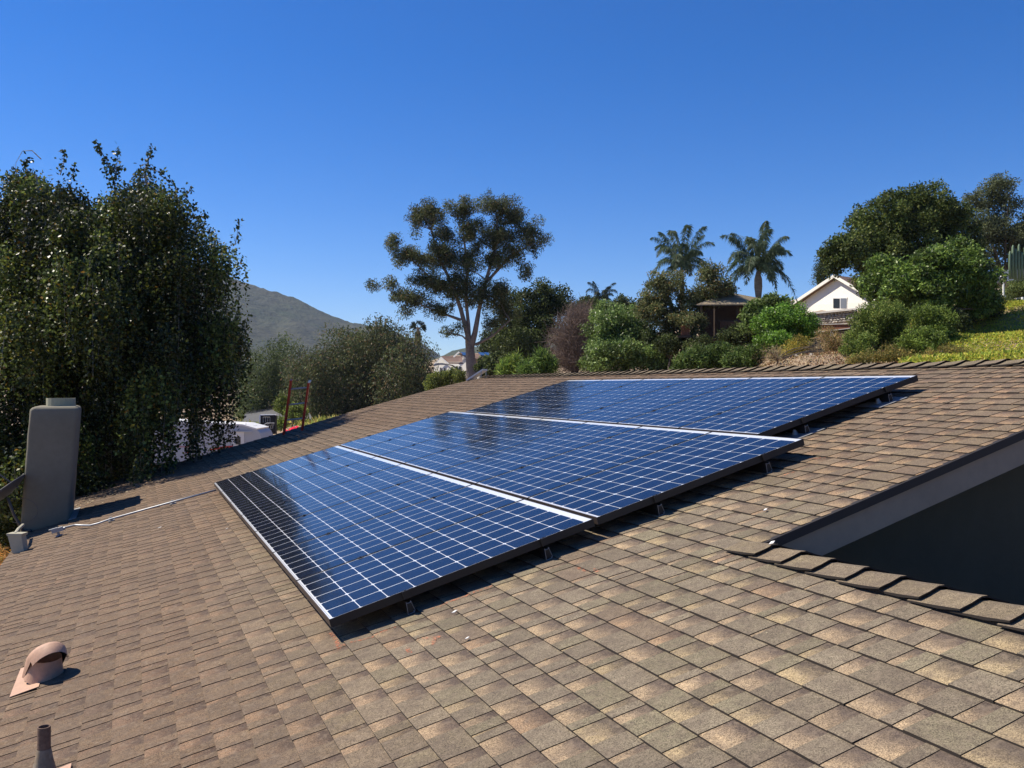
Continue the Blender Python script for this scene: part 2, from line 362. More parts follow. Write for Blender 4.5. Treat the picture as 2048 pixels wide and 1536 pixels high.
def hill(name, sil, Dn, Dr, Db, zbase, material, seed, amp, step, **k):
    sx = np.array([s[0] for s in sil], float); sy = np.array([s[1] for s in sil], float)
    lat = np.arange((sx[0]-1024)/F*Dr, (sx[-1]-1024)/F*Dr, step)
    dep = np.concatenate([np.linspace(Dn, Dr, 110), np.linspace(Dr, Db, 12)[1:]])
    A, B = np.meshgrid(lat, dep, indexing='ij')
    zr = CAM[2]+(768-np.interp(A/Dr*F+1024, sx, sy))/F*Dr
    t = np.clip((B-Dn)/(Dr-Dn), 0, 1); back = np.clip((B-Dr)/(Db-Dr), 0, 1)
    shape = np.where(B <= Dr, t**1.25, 1-back**1.5*1.0)
    zz = zbase+(zr-zbase)*shape
    gul = (fbm(A/170+B/700, B/420, 4, seed)-.5)*amp*np.sin(np.clip(t, 0, .93)*math.pi)*2
    zz = zz+np.where(B <= Dr, gul, 0)+(fbm(A/7, B/9, 2, seed+5)-.5)*amp*.07
    grid_mesh(name, A, B, zz, material, kind='structure', **k)
hill('hill', [(-900, 560), (-300, 512), (0, 514), (120, 500), (260, 512), (400, 538), (500, 567), (560, 584), (620, 609), (700, 641), (760, 652), (800, 664), (840, 680), (872, 700), (905, 737), (960, 768), (1100, 790)],
     520, 1450, 2300, -20, M['chap'], 3, 60, 4.5)
hill('hill', [(840, 775), (868, 722), (905, 701), (960, 692), (1010, 672), (1100, 655), (1300, 668), (1700, 640), (2300, 600), (2900, 640)], 330, 760, 1200, -8, M['farwood'], 9, 16, 3.5)

# ------------------------------------------------------------------ the house with its shingled roof
EAVE = -2.42; RIDGE = 5.86; RAKE_N = -1.0; LOWR = 2.02; UEND = -8.0
EXP = .1445
def far_rake(v): return float(np.interp(v, [-2.5, -.45, 1.7, 3.2, 4.9, 5.9], [12.75, 12.75, 12.7, 12.85, 12.62, 11.9]))
house = root('house', rf(2, 2, 0)*np.array([1, 1, 0])+np.array([0, 0, -3.3]), 'tan stucco house whose brown shingle roof fills the foreground', 'house')
HL = np.array(house.location)

def arr_under(u, v):   # hidden below the solar array
    if 0.15 < u < 6.95 and .1 < v < 3.2: return True
    return .65 < u < 6.4 and 3.2 <= v < 4.9
def piece_geo(wt, wr, lift, j, st=1.0):
    """one laminated shingle piece: width wt tab (raised) then wr recess, local x = u, y = v, z = normal"""
    ys = [0, .035, .095, EXP+.012]; hb = [.0076, .0063, .0026, .0003]
    t = .0032
    xs = [0, wr, wr+.0005, wr+wt]      # recess first (towards -u), then tab towards +u
    vs = []; fs = []; mi = []; uv = []
    def quad(a, b, c, d, m, k):
        n0 = len(vs); vs.extend([a, b, c, d]); fs.append((n0, n0+1, n0+2, n0+3)); mi.append(m)
        uv.extend([(k, min(q[1]/EXP, 1)) for q in (a, b, c, d)])
    e = j
    for i in range(3):
        y0, y1 = ys[i], ys[i+1]; a, b = hb[i]+lift*(1-i/3), hb[i+1]+lift*(1-(i+1)/3)
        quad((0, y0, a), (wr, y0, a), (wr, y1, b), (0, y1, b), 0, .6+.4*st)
        ta, tb = a+t, b+t*(1 if i < 2 else .6)
        quad((wr+e*(1-i/3), y0-.001, ta), (wr+wt, y0-.001, ta), (wr+wt, y1, tb), (wr+e*(1-(i+1)/3), y1, tb), 0, 0.0)
        quad((wr+e*(1-i/3), y0-.001, a-.001), (wr+e*(1-i/3), y0-.001, ta), (wr+e*(1-(i+1)/3), y1, tb), (wr+e*(1-(i+1)/3), y1, b-.001), 1, 0)   # -u side
        quad((wr+wt, y0-.001, ta), (wr+wt, y0-.001, a-.001), (wr+wt, y1, b-.001), (wr+wt, y1, tb), 1, 0)
    a = hb[0]+lift
    quad((0, 0, 0), (wr, 0, 0), (wr, 0, a), (0, 0, a), 1, 1)
    quad((wr+e, -.001, 0), (wr+wt, -.001, 0), (wr+wt, -.001, a+t), (wr+e, -.001, a+t), 1, 0)
    return vs, fs, mi, uv
def make_shingle_mesh(name, items):
    """items: list of (vs, fs, mi, uv, color, u, v)"""
    me = bpy.data.meshes.new(name)
    nv = sum(len(i[0]) for i in items)
    Vt = np.zeros((nv, 3)); C = np.zeros((nv, 3)); UVs = np.zeros((nv, 2)); F4 = []; MI = []; k = 0
    for vs, fs, mi, uv, col, u0, v0, loc in items:
        a = np.array(vs); m_ = len(a)
        if loc: Vt[k:k+m_] = a[:, [1, 0, 2]]
        else: Vt[k:k+m_] = (O-HL)+np.outer(a[:, 0]+u0, U)+np.outer(a[:, 1]+v0, V)+np.outer(a[:, 2], N)
        C[k:k+m_] = col; UVs[k:k+m_] = uv
        F4.append(np.array(fs)+k); MI += mi; k += m_
    F4 = np.concatenate(F4)
    me = fast_mesh(name, Vt, F4, M['shingle'], col=C); me.materials.append(M['shingle_edge'])
    me.polygons.foreach_set('material_index', np.array(MI, 'i'))
    l = me.uv_layers.new(name='UVMap'); l.data.foreach_set('uv', UVs[F4.ravel()].astype('f').ravel())
    me.update(); return me
pieces = []
nc = int((RIDGE-.03-EAVE)/EXP)
for ci in range(nc+1):
    v0 = EAVE+ci*EXP
    if v0+EXP > RIDGE+.05: break
    u0 = (UEND if v0 < LOWR-.06 else RAKE_N+.005)
    u1 = far_rake(v0)
    u = u0 - (random.random()*.15 if u0 < -2 else 0)
    ctone = random.uniform(.95, 1.05)
    while u < u1-.03:
        r = random.random()
        wr = random.choice([.045, .06, .075, .09, .115, .14]); wt = random.choice([.07, .09, .11, .13, .165, .20, .05])
        if r < .08: wr = .02
        if u+wr+wt > u1-.03: wt = max(.05, u1-u-wr)
        if u+wr+wt > u1+.01: wr = .01; wt = u1-u-.01
        if not (under := arr_under(u+.1, v0+.07)) or (u < 1.2 or u > 6):
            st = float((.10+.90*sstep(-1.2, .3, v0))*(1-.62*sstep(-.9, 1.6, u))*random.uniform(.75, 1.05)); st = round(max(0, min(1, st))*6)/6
            tone = ctone*random.uniform(.82, 1.12); red = random.random()
            c = (tone, tone, tone)
            if red < .05: c = (tone*1.02, tone*.93, tone*.90)
            elif red < .34: c = (tone*.95, tone*.99, tone*.92)
            # weathered browner field towards the eave and the far end
            f = float((1-sstep(-1.0, .5, v0))*.95+sstep(1, 7, u)*.6+sstep(2.0, 3.4, v0)*.6+.08); f = min(f, 1.0)
            c = tuple(c[i]*(1-f)+(tone*(.81, .655, .585)[i])*f for i in range(3))
            pieces.append((u, v0, wt, wr, max(0, random.gauss(.0004, .0009)), random.gauss(0, .003), c, st))
        u += wt+wr
def scr_area(p):
    u, v, wt, wr = p[:4]; q = [proj(rf(*a)) for a in ((u, v), (u+wt+wr, v), (u+wt+wr, v+EXP), (u, v+EXP))]
    if any(z < .5 for _, _, z in q): return 0
    cx = sum(a[0] for a in q)/4; cy = sum(a[1] for a in q)/4
    if not (0 < cx < 2048 and 0 < cy < 1536): return 0
    return abs(sum(q[i][0]*q[(i+1) % 4][1]-q[(i+1) % 4][0]*q[i][1] for i in range(4)))/2
order = sorted(range(len(pieces)), key=lambda i: -scr_area(pieces[i]))
bigset = set(order[:300])
roofdeck = MB()
def deck(poly_uv, t=.02):
    roofdeck.prism([rf(a, b, -.0005) for a, b in poly_uv], -N*t)
deck([(UEND, EAVE), (RAKE_N, EAVE), (RAKE_N, LOWR), (UEND, LOWR)])
deck([(RAKE_N, EAVE), (12.74, EAVE), (12.74, 1.7), (12.6, 4.9), (11.88, RIDGE), (RAKE_N, RIDGE)])
# back slopes
ridge3 = rf(0, RIDGE)[[0, 2]]; low3 = rf(0, LOWR)[[0, 2]]
def back(u0, u1, x, z, run):
    dz = math.tan(TH)*run
    roofdeck.prism([(x+.01, u0, z), (x+.01, u1, z), (x+run, u1, z-dz), (x+run, u0, z-dz)][::1], (0, 0, -.03))
back(RAKE_N, 11.88, ridge3[0], ridge3[1]-.002, 5.5)
back(UEND, RAKE_N-.01, low3[0], low3[1]-.002, 3.0)
deckobj = roofdeck.build('roof', M['shingle_edge'], house)
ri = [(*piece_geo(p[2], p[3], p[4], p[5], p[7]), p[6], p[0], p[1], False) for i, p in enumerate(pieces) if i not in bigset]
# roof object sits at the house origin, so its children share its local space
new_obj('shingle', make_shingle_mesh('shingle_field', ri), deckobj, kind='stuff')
cache = {}
Rm = Matrix(((V[0], U[0], N[0]), (V[1], U[1], N[1]), (V[2], U[2], N[2])))   # local x up the slope, y along the ridge
eul = Rm.to_euler()
for i in order[:300]:
    u, v, wt, wr, lift, j, c, st = pieces[i]
    key = (round(wt, 2), round(wr, 2), round(lift*1000), round(c[0]*6), round(c[1]/c[0]*12), st)
    if key not in cache:
        cache[key] = make_shingle_mesh('shingle', [(*piece_geo(wt, wr, lift, j, st), c, 0, 0, True)])
    o = new_obj('shingle', cache[key], deckobj); o.location = Vector(rf(u, v)-HL); o.rotation_euler = eul

# ridge caps: thick bent pieces, each farther one lapping over the nearer one
def cap_mesh(width, exp, tone):
    me = MB(); hw = width; th = .007
    def sec(y, lift):   # across the ridge: left leg down the front slope, right leg down the back slope
        out = []
        for s in (-1, -.55, -.12, .12, .55, 1):
            x = s*hw*math.cos(TH); z = -abs(s)*hw*math.sin(TH)
            if abs(s) < .2: z += .004
            out.append((x, y, z+lift))
        return out
    a = sec(0, .030); b = sec(exp*.5, .020); c = sec(exp+.05, .008)
    a0 = [(x, y, z-th) for x, y, z in a]; c0 = [(x, y, z-.006) for x, y, z in c]; b0 = [(x, y, z-.012) for x, y, z in b]
    vs = a+b+c+a0+b0+c0; fs = []; n = 6
    for k in range(5):
        fs += [(k, k+1, n+k+1, n+k), (n+k, n+k+1, 2*n+k+1, 2*n+k)]
    me.add([vs[i] for i in range(len(vs))], fs, 0, tone)
    fs2 = []
    for k in range(5): fs2.append((3*n+k, 3*n+k+1, k+1, k))
    for (e) in (0, 5):
        fs2 += [(e, n+e, 4*n+e, 3*n+e), (n+e, 2*n+e, 5*n+e, 4*n+e)]
    me.add(vs, fs2, 1, tone)
    m_ = me.mesh('ridge_cap', [M['shingle'], M['cap_edge']], colors=True)
    l = m_.uv_layers.new(name='UVMap'); l.data.foreach_set('uv', np.tile([0.0, .2], len(m_.loops)).astype('f'))
    return m_
def ridge_caps(u0, u1, v, exp, width, seed):
    r = random.Random(seed); ms = [cap_mesh(width*r.uniform(.95, 1.05), exp, (t, t*r.uniform(.92, .98), t*r.uniform(.84, .94))) for t in (r.uniform(.82, 1.02) for _ in range(7))]
    u = u0; P = rf(0, v)
    while u < u1:
        o = new_obj('ridge_cap', r.choice(ms), deckobj); o.location = Vector((P[0]+.005, u, P[2]+.012)-HL)
        o.rotation_euler = (0, r.gauss(0, .012), r.gauss(0, .012)); u += exp*r.uniform(.96, 1.04)
ridge_caps(RAKE_N-.03, 11.9, RIDGE, .195, .15, 1)
ridge_caps(UEND, RAKE_N-.12, LOWR, .195, .135, 2)

# rake board, dark edge strip and gable wall of the taller wing; outer walls
x0, z0 = rf(0, LOWR-.30)[[0, 2]]; xr, zr = ridge3
yF = RAKE_N
MB().prism([rf(yF+.02, LOWR-.2, -.022), rf(yF+.02, RIDGE, -.022), rf(yF+.02, RIDGE, -.205), rf(yF+.02, LOWR-.2, -.205)], (0, .03, 0)).build('fascia', M['fascia'], house)
MB().prism([rf(yF-.012, LOWR-.06, .004), rf(yF-.012, RIDGE, .004), rf(yF-.012, RIDGE, -.045), rf(yF-.012, LOWR-.06, -.045)], (0, .03, 0)).build('rake_strip', M['dark_strip'], house)  # thin dark strip along the top of the front rake board
bk = lambda run, dz: (xr+run, yF+.02, zr-math.tan(TH)*run+dz)
MB().prism([bk(0, -.02), bk(5.5, -.02), bk(5.5, -.205), bk(0, -.205)], (0, .03, 0)).build('fascia', M['fascia'], house)
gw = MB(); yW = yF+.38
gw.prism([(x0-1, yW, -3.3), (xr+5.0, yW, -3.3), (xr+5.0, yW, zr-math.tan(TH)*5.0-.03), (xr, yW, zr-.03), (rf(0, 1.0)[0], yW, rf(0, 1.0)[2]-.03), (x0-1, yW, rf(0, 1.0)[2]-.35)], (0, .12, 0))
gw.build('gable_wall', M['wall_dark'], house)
wl = MB()
xe = rf(0, EAVE)[0]+.45; ze = rf(0, EAVE+.47)[2]-.05
wl.box((xe, UEND+.3, -3.6), (.15, 0, 0), (0, 12.3-UEND-.3, 0), (0, 0, ze+3.6))
wl.prism([(xe+.15, 12.2, -3.6), (xr+5, 12.2, -3.6), (xr+5, 12.2, zr-math.tan(TH)*5-.05), (xr+.1, 12.2, zr-.07), (xe+.15, 12.2, ze)], (0, .12, 0))
wl.build('wall', M['stucco'], house)
MB().prism([rf(12.70, EAVE, -.022), rf(12.70, 4.9, -.022), rf(12.70, 4.9, -.19), rf(12.70, EAVE, -.19)], (0, .03, 0)).build('fascia', M['fascia'], house)
MB().prism([rf(UEND, EAVE, -.004), rf(UEND, EAVE, -.14), rf(UEND, EAVE+.03, -.14), rf(UEND, EAVE+.03, -.022)], (0, 12.7-UEND, 0)).build('fascia', M['fascia'], house)

# chimney: leaning rounded stucco stack with a round flue
def chimney():
    b0 = rf(8.9, -2.47)[0]; x1 = rf(8.9, -1.85)[0]; y0, y1 = 8.92, 9.95
    zb = -1.3; zt = .955; lean = .068
    c = MB(); n = 7; rr = .055
    def ring(z, ins):
        s = (z+.6)*lean; out = []
        xa, xb, ya, yb = b0+s+ins, x1+s+ins*-1, y0+ins, y1-ins
        for (cx, cy, a0) in ((xb-rr, yb-rr, 0), (xa+rr, yb-rr, 90), (xa+rr, ya+rr, 180), (xb-rr, ya+rr, 270)):
            for k in range(4):
                a = R(a0+k*30); out.append((cx+rr*math.cos(a), cy+rr*math.sin(a), z))
        return out
    zs = list(np.linspace(zb, zt-.06, 14))+[zt-.035, zt-.012, zt]; ins = [0]*14+[.008, .028, .06]
    r = random.Random(4); vs = []
    for z, i_ in zip(zs, ins):
        vs += [(x+r.gauss(0, .0022), y+r.gauss(0, .0022), q) for x, y, q in ring(z, i_)]
    m_ = 16; fs = [(i*m_+k, i*m_+(k+1) % m_, (i+1)*m_+(k+1) % m_, (i+1)*m_+k) for i in range(len(zs)-1) for k in range(m_)]
    fs.append(tuple((len(zs)-1)*m_+k for k in range(m_)))
    c.add(vs, fs)
    ob = c.build('chimney', M['stucco'], house, smooth=True)
    sx = (zt+.6)*lean; cx = (b0+x1)/2+sx+.05; cy = (y0+y1)/2
    f = MB(); seg = 20
    for (r0, r1, za, zb_) in ((.19, .19, zt-.02, zt+.11), (.17, .19, zt+.11, zt+.11), (.17, .17, zt+.11, zt-.0)):
        a = [(cx+r0*math.cos(2*math.pi*k/seg), cy+r0*math.sin(2*math.pi*k/seg), za) for k in range(seg)]
        b = [(cx+r1*math.cos(2*math.pi*k/seg), cy+r1*math.sin(2*math.pi*k/seg), zb_) for k in range(seg)]
        f.add(a+b, [(k, (k+1) % seg, seg+(k+1) % seg, seg+k) for k in range(seg)])
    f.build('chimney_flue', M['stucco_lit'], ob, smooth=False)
    fl = MB(); fl.box(rf(8.82, -1.86, .012), U*1.2, V*.10, N*.003); fl.build('chimney_flashing', M['galv'], ob)
chimney()

# ------------------------------------------------------------------ solar array
PW, PL, PT = 1.008, 1.65, .046; STEP = .01+1.01; GAP = .026; CP_ = .1575; LOWM, TOPM = .022, .053
def cell_mesh():
    h = .0782; g = .0763; c = .010; pts = [(-h+c, -g), (h-c, -g), (h, -g+c), (h, g-c), (h-c, g), (-h+c, g), (-h, g-c), (-h, -g+c)]
    me = MB(); me.prism([(x, y, 0) for x, y in pts], (0, 0, .0006)).swap(); return me.mesh('solar_cell', M['cell'])
cellm = cell_mesh()
def make_panel():
    r = root('solar_panel', (0, 0, 0), '', 'solar panel', 'solar panels of the roof array')
    L = .005; fr = MB()   # origin: lower near corner at the top surface
    fr.box((0, 0, -PT), (L, 0, 0), (0, PL, 0), (0, 0, PT)); fr.box((PW-L, 0, -PT), (L, 0, 0), (0, PL, 0), (0, 0, PT))
    fr.box((L, PL-L, -PT), (PW-2*L, 0, 0), (0, L, 0), (0, 0, PT)); fr.box((L, 0, -PT), (PW-2*L, 0, 0), (0, L, 0), (0, 0, PT), mi=1)
    fr.swap().build('frame', [M['black'], M['frame_lit']], r)  # only the eave-side bar carries the painted sunlit brown
    bs = MB(); bs.box((L, L, -.007), (PW-2*L, 0, 0), (0, PL-2*L, 0), (0, 0, .005)); bs.swap().build('backsheet', M['backsheet'], r)
    rb = MB(); rb.box((.03, .0105, -.0019), (PW-.06, 0, 0), (0, .0035, 0), (0, 0, .0004)); rb.swap().build('ribbon', M['ribbon'], r)
    jb = MB(); jb.box((.44, 1.45, -.03), (.11, 0, 0), (0, .1, 0), (0, 0, .022)); jb.swap().build('junction_box', M['black'], r)
    for i in range(6):
        for j in range(10):
            new_obj('solar_cell', cellm, r, loc=(LOWM+CP_/2+j*CP_-.001, PW/2+(i-2.5)*.1652, -.0019))
    return r
def copy_tree(o, parent=None):
    c = o.copy(); COL.objects.link(c); c.parent = parent
    for ch in list(o.children): copy_tree(ch, c)
    return c
proto = make_panel(); first = True
ords = ['nearest to the camera', 'second from the near end', 'third from the near end', 'fourth from the near end', 'third from the far end', 'second from the far end', 'farthest']
ords6 = ['nearest to the camera', 'second from the near end', 'third from the near end', 'third from the far end', 'second from the far end', 'farthest']
rows = [(0, 7, 0, 'eave-side row of the array'), (1, 7, 0, 'middle row of the array'), (2, 6, .50, 'uppermost row by the ridge')]
PSTEP = 1.0197
for ri_, cnt, off, nm in rows:
    for i in range(cnt):
        p_ = proto if first else copy_tree(proto)
        first = False
        P = rf(off+i*PSTEP, ri_*(PL+GAP), HP); p_.location = Vector(P); p_.rotation_euler = eul
        p_['label'] = 'blue solar panel in the %s, %s' % (nm, (ords if cnt == 7 else ords6)[i])
# rails with cut ends, clamps, feet
RV_ = [0.43, 1.30]
def rail_profile():   # (v, n) outline of the cut rail, top first
    return [(-.014, .066), (-.009, .058), (.009, .058), (.014, .066), (.014, .058), (.024, .006), (.013, .006), (.020, -.002), (-.020, -.002), (-.018, .010), (-.014, .058)]
rl = ['in the eave-side row, lower of its pair', 'in the eave-side row, upper of its pair', 'in the middle row, lower of its pair', 'in the middle row, upper of its pair', 'in the ridge row, lower of its pair', 'in the ridge row, upper of its pair']
clamp = MB(); clamp.cbox((0, 0, -.018), .02, .038, .044); clamp.cbox((0, 0, .003), .022, .030, .003); clamp.tube([(0, 0, .004), (0, 0, .008)], .005, 6)
clamp.swap(); clampm = clamp.mesh('clamp', M['black'])
k = 0
for ri_, cnt, off, nm in rows:
    for vv in RV_:
        v = ri_*(PL+GAP)+vv; u0 = off-.022; u1 = off+cnt*PSTEP+.04
        P0 = rf(u0, v, 0); r = root('mounting_rail', P0, 'black mounting rail with bare cut end %s' % rl[k], 'mounting rail', 'rails under the solar panels'); k += 1
        prof = [rf(u0+.002, v+a, .011+b) for a, b in rail_profile()]
        MB().prism(prof, U*(u1-u0)).build('rail', M['black'], r)
        pts = prof+[prof[0]]; e = MB(); 
        for a_, b_ in zip(pts[:-1], pts[1:]): e.tube([a_-U*.003, b_-U*.003], .0016, 4)
        e.build('rail_end', M['alu'], r)
        for i in range(cnt+1):
            uc = off+i*PSTEP-(PSTEP-PW)/2 if 0 < i < cnt else (off-.012 if i == 0 else off+(cnt-1)*PSTEP+PW+.012)
            c = new_obj('clamp', clampm, r); c.location = Vector(rf(uc, v, HP)-P0); c.rotation_euler = eul
        for uf in ([off+.42+j*1.6 for j in range(5)] if ri_ < 2 else [off+.06+j*1.7 for j in range(4)]):
            f = MB(); f.box(rf(uf-.13, v-.17, .0125), U*.26, V*.30, N*.0018)
            f.tube([rf(uf, v-.05, .012), rf(uf, v-.05, .035), rf(uf, v-.05, .05)], [.03, .018, .012], 10)
            f.build('flashing_foot', M['galv'] if ri_ == 2 else M['flash_shaded'], r)  # lower rows get the copy with shade put into its colour

# conduit from the array's far lower corner to the eave
def tag_new(mb, name, mt, parent, **k): return mb.build(name, mt, parent, **k)
cp = [(432, 980, .07), (330, 1008, .055), (222, 1038, .05), (196, 1047, .05), (180, 1051, .045), (150, 1050, .055), (122, 1057, .08)]
cw = [rf(*roofpx(x, y, h), h) for x, y, h in cp]
cr = root('conduit', cw[3], 'thin galvanised conduit running from array corner toward the chimney foot', 'conduit')
MB().tube(cw, .0125, 10).build('pipe', M['galv'], cr, smooth=True)
for (x, y) in ((222, 1038), (345, 1004)):
    u_, v_ = roofpx(x, y, .04); sp_ = MB(); sp_.box(rf(u_-.02, v_-.04, .012), U*.04, V*.08, N*.012); sp_.box(rf(u_-.012, v_-.014, .02), U*.024, V*.028, N*.045)
    sp_.build('strap', M['galv'], cr)
u_, v_ = roofpx(112, 1064, .07)
jb = MB(); jb.cbox(rf(u_, v_+.02, .09), .06, .13, .05, U, V, N); jb.cbox(rf(u_, v_-.02, .118), .05, .10, .006, U, V, N); jb.tube([rf(u_, v_+.07, .085), rf(u_, v_+.11, .083)], .019, 10)
jb.build('conduit_body', M['galv'], cr)
jl = MB(); jl.tube([rf(u_, v_+.02, .075), rf(u_, v_+.02, .03), rf(u_, v_+.02, .014)], [.016, .016, .05], 10); jl.build('standoff', M['galv'], cr)

# satellite dish at the left edge of the frame
dm = rf(*roofpx(48, 1068), .02)
ds = root('satellite_dish', dm, 'dark grey satellite dish seen edge-on in front of the stucco chimney', 'satellite dish')
dc = at(12, 992, float((dm-CAM)@FW)-.15)
nrm = -RT*.60+UP*.78-FW*.18; nrm = nrm/np.linalg.norm(nrm); t1 = np.cross(nrm, FW); t1 /= np.linalg.norm(t1); t2 = np.cross(nrm, t1)
d_ = MB(); sg = 28; vs = []; rr = [0, .1, .2, .29, .345]
for q in rr:
    for k_ in range(sg): g_ = 2*math.pi*k_/sg; vs.append(dc+t1*q*math.cos(g_)+t2*q*math.sin(g_)*1.05+nrm*(q*q*.75))
m0 = len(vs); vs += [p_-nrm*.012 for p_ in vs]
fs = [(i*sg+a, i*sg+(a+1) % sg, (i+1)*sg+(a+1) % sg, (i+1)*sg+a) for i in range(len(rr)-1) for a in range(sg)]
fs += [tuple(m0+x for x in f[::-1]) for f in fs]+[((len(rr)-1)*sg+a, (len(rr)-1)*sg+(a+1) % sg, m0+(len(rr)-1)*sg+(a+1) % sg, m0+(len(rr)-1)*sg+a) for a in range(sg)]
d_.add(vs, fs); d_.build('reflector', M['dish'], ds, smooth=True)
MB().tube([dm, dm+np.array([-.05, 0, .12]), dm+(dc-dm)*.55-np.array([0, 0, .03]), dc-nrm*.03], [.02, .02, .019, .019], 8).build('mast', M['dish'], ds, smooth=True)
MB().tube([dm-U*.12+N*.004, dm+N*.03, dm+V*.10-U*.05], .016, 6).build('foot', M['dish'], ds)
MB().tube([dc-nrm*.02-t1*.2, dc+nrm*.42-t1*.1], .01, 6).cbox(dc+nrm*.45-t1*.09, .07, .07, .1).build('receiver_arm', M['dish'], ds)
lp = [at(40+float(36*math.cos(a)), 1021+float(25*math.sin(a)), float((dm-CAM)@FW)-.1+.02*math.sin(a)) for a in np.linspace(-2.2, 2.0, 18)]
MB().tube(lp, .004, 5).build('cable', M['cable'], ds, smooth=True)
# beige box on the eave
bp0 = rf(*roofpx(34, 1107), .01); D_ = float((bp0-CAM)@FW)
bx = root('utility_box', bp0, 'small beige metal box tilted on the eave below the dish', 'utility box')
q = [at(15, 1071, D_), at(42, 1070, D_), at(48, 1104, D_), at(38, 1109, D_), at(24, 1106, D_)]
MB().prism(q, FH*.10).build('housing', M['beige'], bx)
MB().prism([at(12, 1067.5, D_-.01), at(44, 1067.5, D_-.01), at(43, 1072.5, D_-.01), at(14, 1072.5, D_-.01)], FH*.13).build('lid', M['beige'], bx)
MB().tube([at(30, 1068, D_+.05), at(37, 1058, D_+.3), at(46, 1050, D_+.9)], .02, 8).build('conduit_stub', M['beige'], bx)

# gooseneck roof vent
vu, vv_ = 1.36, -1.53; vb = rf(vu, vv_, .012)
vt = root('roof_vent', vb, 'salmon painted gooseneck roof vent hood on the lower left shingles', 'roof vent')
MB().box(rf(1.17, -1.70, .0150), U*.56, V*.155, N*.0025).build('flashing', M['salmon'], vt)
dirh = np.array([.38, -.92, 0]); dirh /= np.linalg.norm(dirh)
side = np.array([-dirh[1], dirh[0], 0]); RH = .102; HH = .128
def arch(r, s_, h, t_, n=14):
    pts_ = [(r, 0.0), (r, h)]+[(r*math.cos(a), h+r*math.sin(a)) for a in np.linspace(0, math.pi, n)[1:-1]]+[(-r, h), (-r, 0.0)]
    return [vb+dirh*(s_+t_*(z-.10)*1.0)+side*x+np.array([0, 0, z-(.045 if t_ > .9 else 0)*(z > h)]) for x, z in pts_]
def hood_mesh(R_):
    m = MB(); ss = [-R_*math.cos(a) for a in np.linspace(.12, math.pi/2, 8)]+[.025, .05]; vs = []
    for k2, q in enumerate(ss):
        r_ = math.sqrt(max(R_*R_-min(q, 0)**2, 1e-6)); vs += arch(r_, q, HH*(.55+.45*min(1, (q+R_)/R_)), k2/(len(ss)-1))
    k_ = len(vs)//len(ss); m.add(vs, [(i*k_+j, i*k_+j+1, (i+1)*k_+j+1, (i+1)*k_+j) for i in range(len(ss)-1) for j in range(k_-1)]); return m
hood_mesh(RH).build('hood', M['salmon'], vt, smooth=True)
hood_mesh(RH-.004).build('hood_shade', M['darkhole'], vt, smooth=True)  # near-black inner shell, stands in for the shade inside the hood
ax_ = np.array([0, 0, 1.0])
MB().tube([vb, vb+dirh*.005+ax_*.03, vb+dirh*.012+ax_*.09, vb+dirh*.018+ax_*.125], [.112, .100, .092, .088], 28, cap=False).build('pipe', M['salmon'], vt, smooth=True)

# rusty vent pipe in its boot
pb = rf(*roofpx(88, 1568), .0); Dp = float((pb-CAM)@FW); pt_ = at(87, 1453, Dp)
pt_[:2] = pb[:2]
pp = root('vent_pipe', pb, 'rusty iron vent pipe standing in a weathered grey boot at the lower left', 'vent pipe')
rp_ = 12.2/F*Dp
o1 = MB(); o1.tube([pb, pb+(pt_-pb)*.5, pt_], [rp_, rp_, rp_], 20, cap=False); o1.tube([pt_, pt_-np.array([0, 0, .12])], [rp_*.82, rp_*.82], 20, cap=False)
ring = []
for k_ in range(20):
    g_ = 2*math.pi*k_/20; ring.append((k_, g_))
A_ = [pt_+rp_*np.array([math.cos(g), math.sin(g), 0]) for _, g in ring]; B_ = [pt_+rp_*.82*np.array([math.cos(g), math.sin(g), 0]) for _, g in ring]
o1.add(A_+B_, [(k_, (k_+1) % 20, 20+(k_+1) % 20, 20+k_) for k_ in range(20)])
o1.build('pipe', M['rust'], pp, smooth=True)
hgt = pt_[2]-pb[2]
MB().tube([pb-np.array([0, 0, .02]), pb+np.array([0, 0, hgt*.25]), pb+np.array([0, 0, hgt*.42]), pb+np.array([0, 0, hgt*.62])], [rp_*2.6, rp_*1.8, rp_*1.4, rp_*1.06], 20, cap=False).build('boot', M['lead'], pp, smooth=True)
u_, v_ = roofpx(88, 1568); MB().box(rf(u_-.07, v_-.08, .012), U*.15, V*.19, N*.002).build('flashing', M['salmon'], pp)

# little tilted attic-fan solar panel beyond the rake
Df = 17.9; a0, a1 = at(933, 762, Df), at(965, 741, Df+.1); wd = FH*.38+RT*.09
sf = root('attic_fan_panel', a0, 'small white-framed solar panel tilted up at the far roof corner', 'attic fan panel')
MB().prism([a0, a1, a1+np.array([0, 0, .035]), a0+np.array([0, 0, .035])], wd).build('panel_frame', M['white'], sf)
up_ = np.array([0, 0, .037]); MB().prism([a0+up_+(a1-a0)*.05+wd*.06, a1+up_-(a1-a0)*.05+wd*.06, a1+up_-(a1-a0)*.05+wd*.06+np.array([0, 0, .003]), a0+up_+(a1-a0)*.05+wd*.06+np.array([0, 0, .003])], wd*.88).build('pane', M['pvblue'], sf)
for q in (a1, a1+wd): MB().tube([q+(a0-a1)*.08, np.array([q[0], q[1], a0[2]-.12])+(a0-a1)*np.array([.1, .1, 0])], .01, 6).build('leg', M['galv'], sf)
MB().tube([a0+wd*.5+np.array([.1, 0, -.22]), a0+wd*.5+np.array([.1, 0, .0])], .12, 14).build('fan_base', M['galv'], sf)

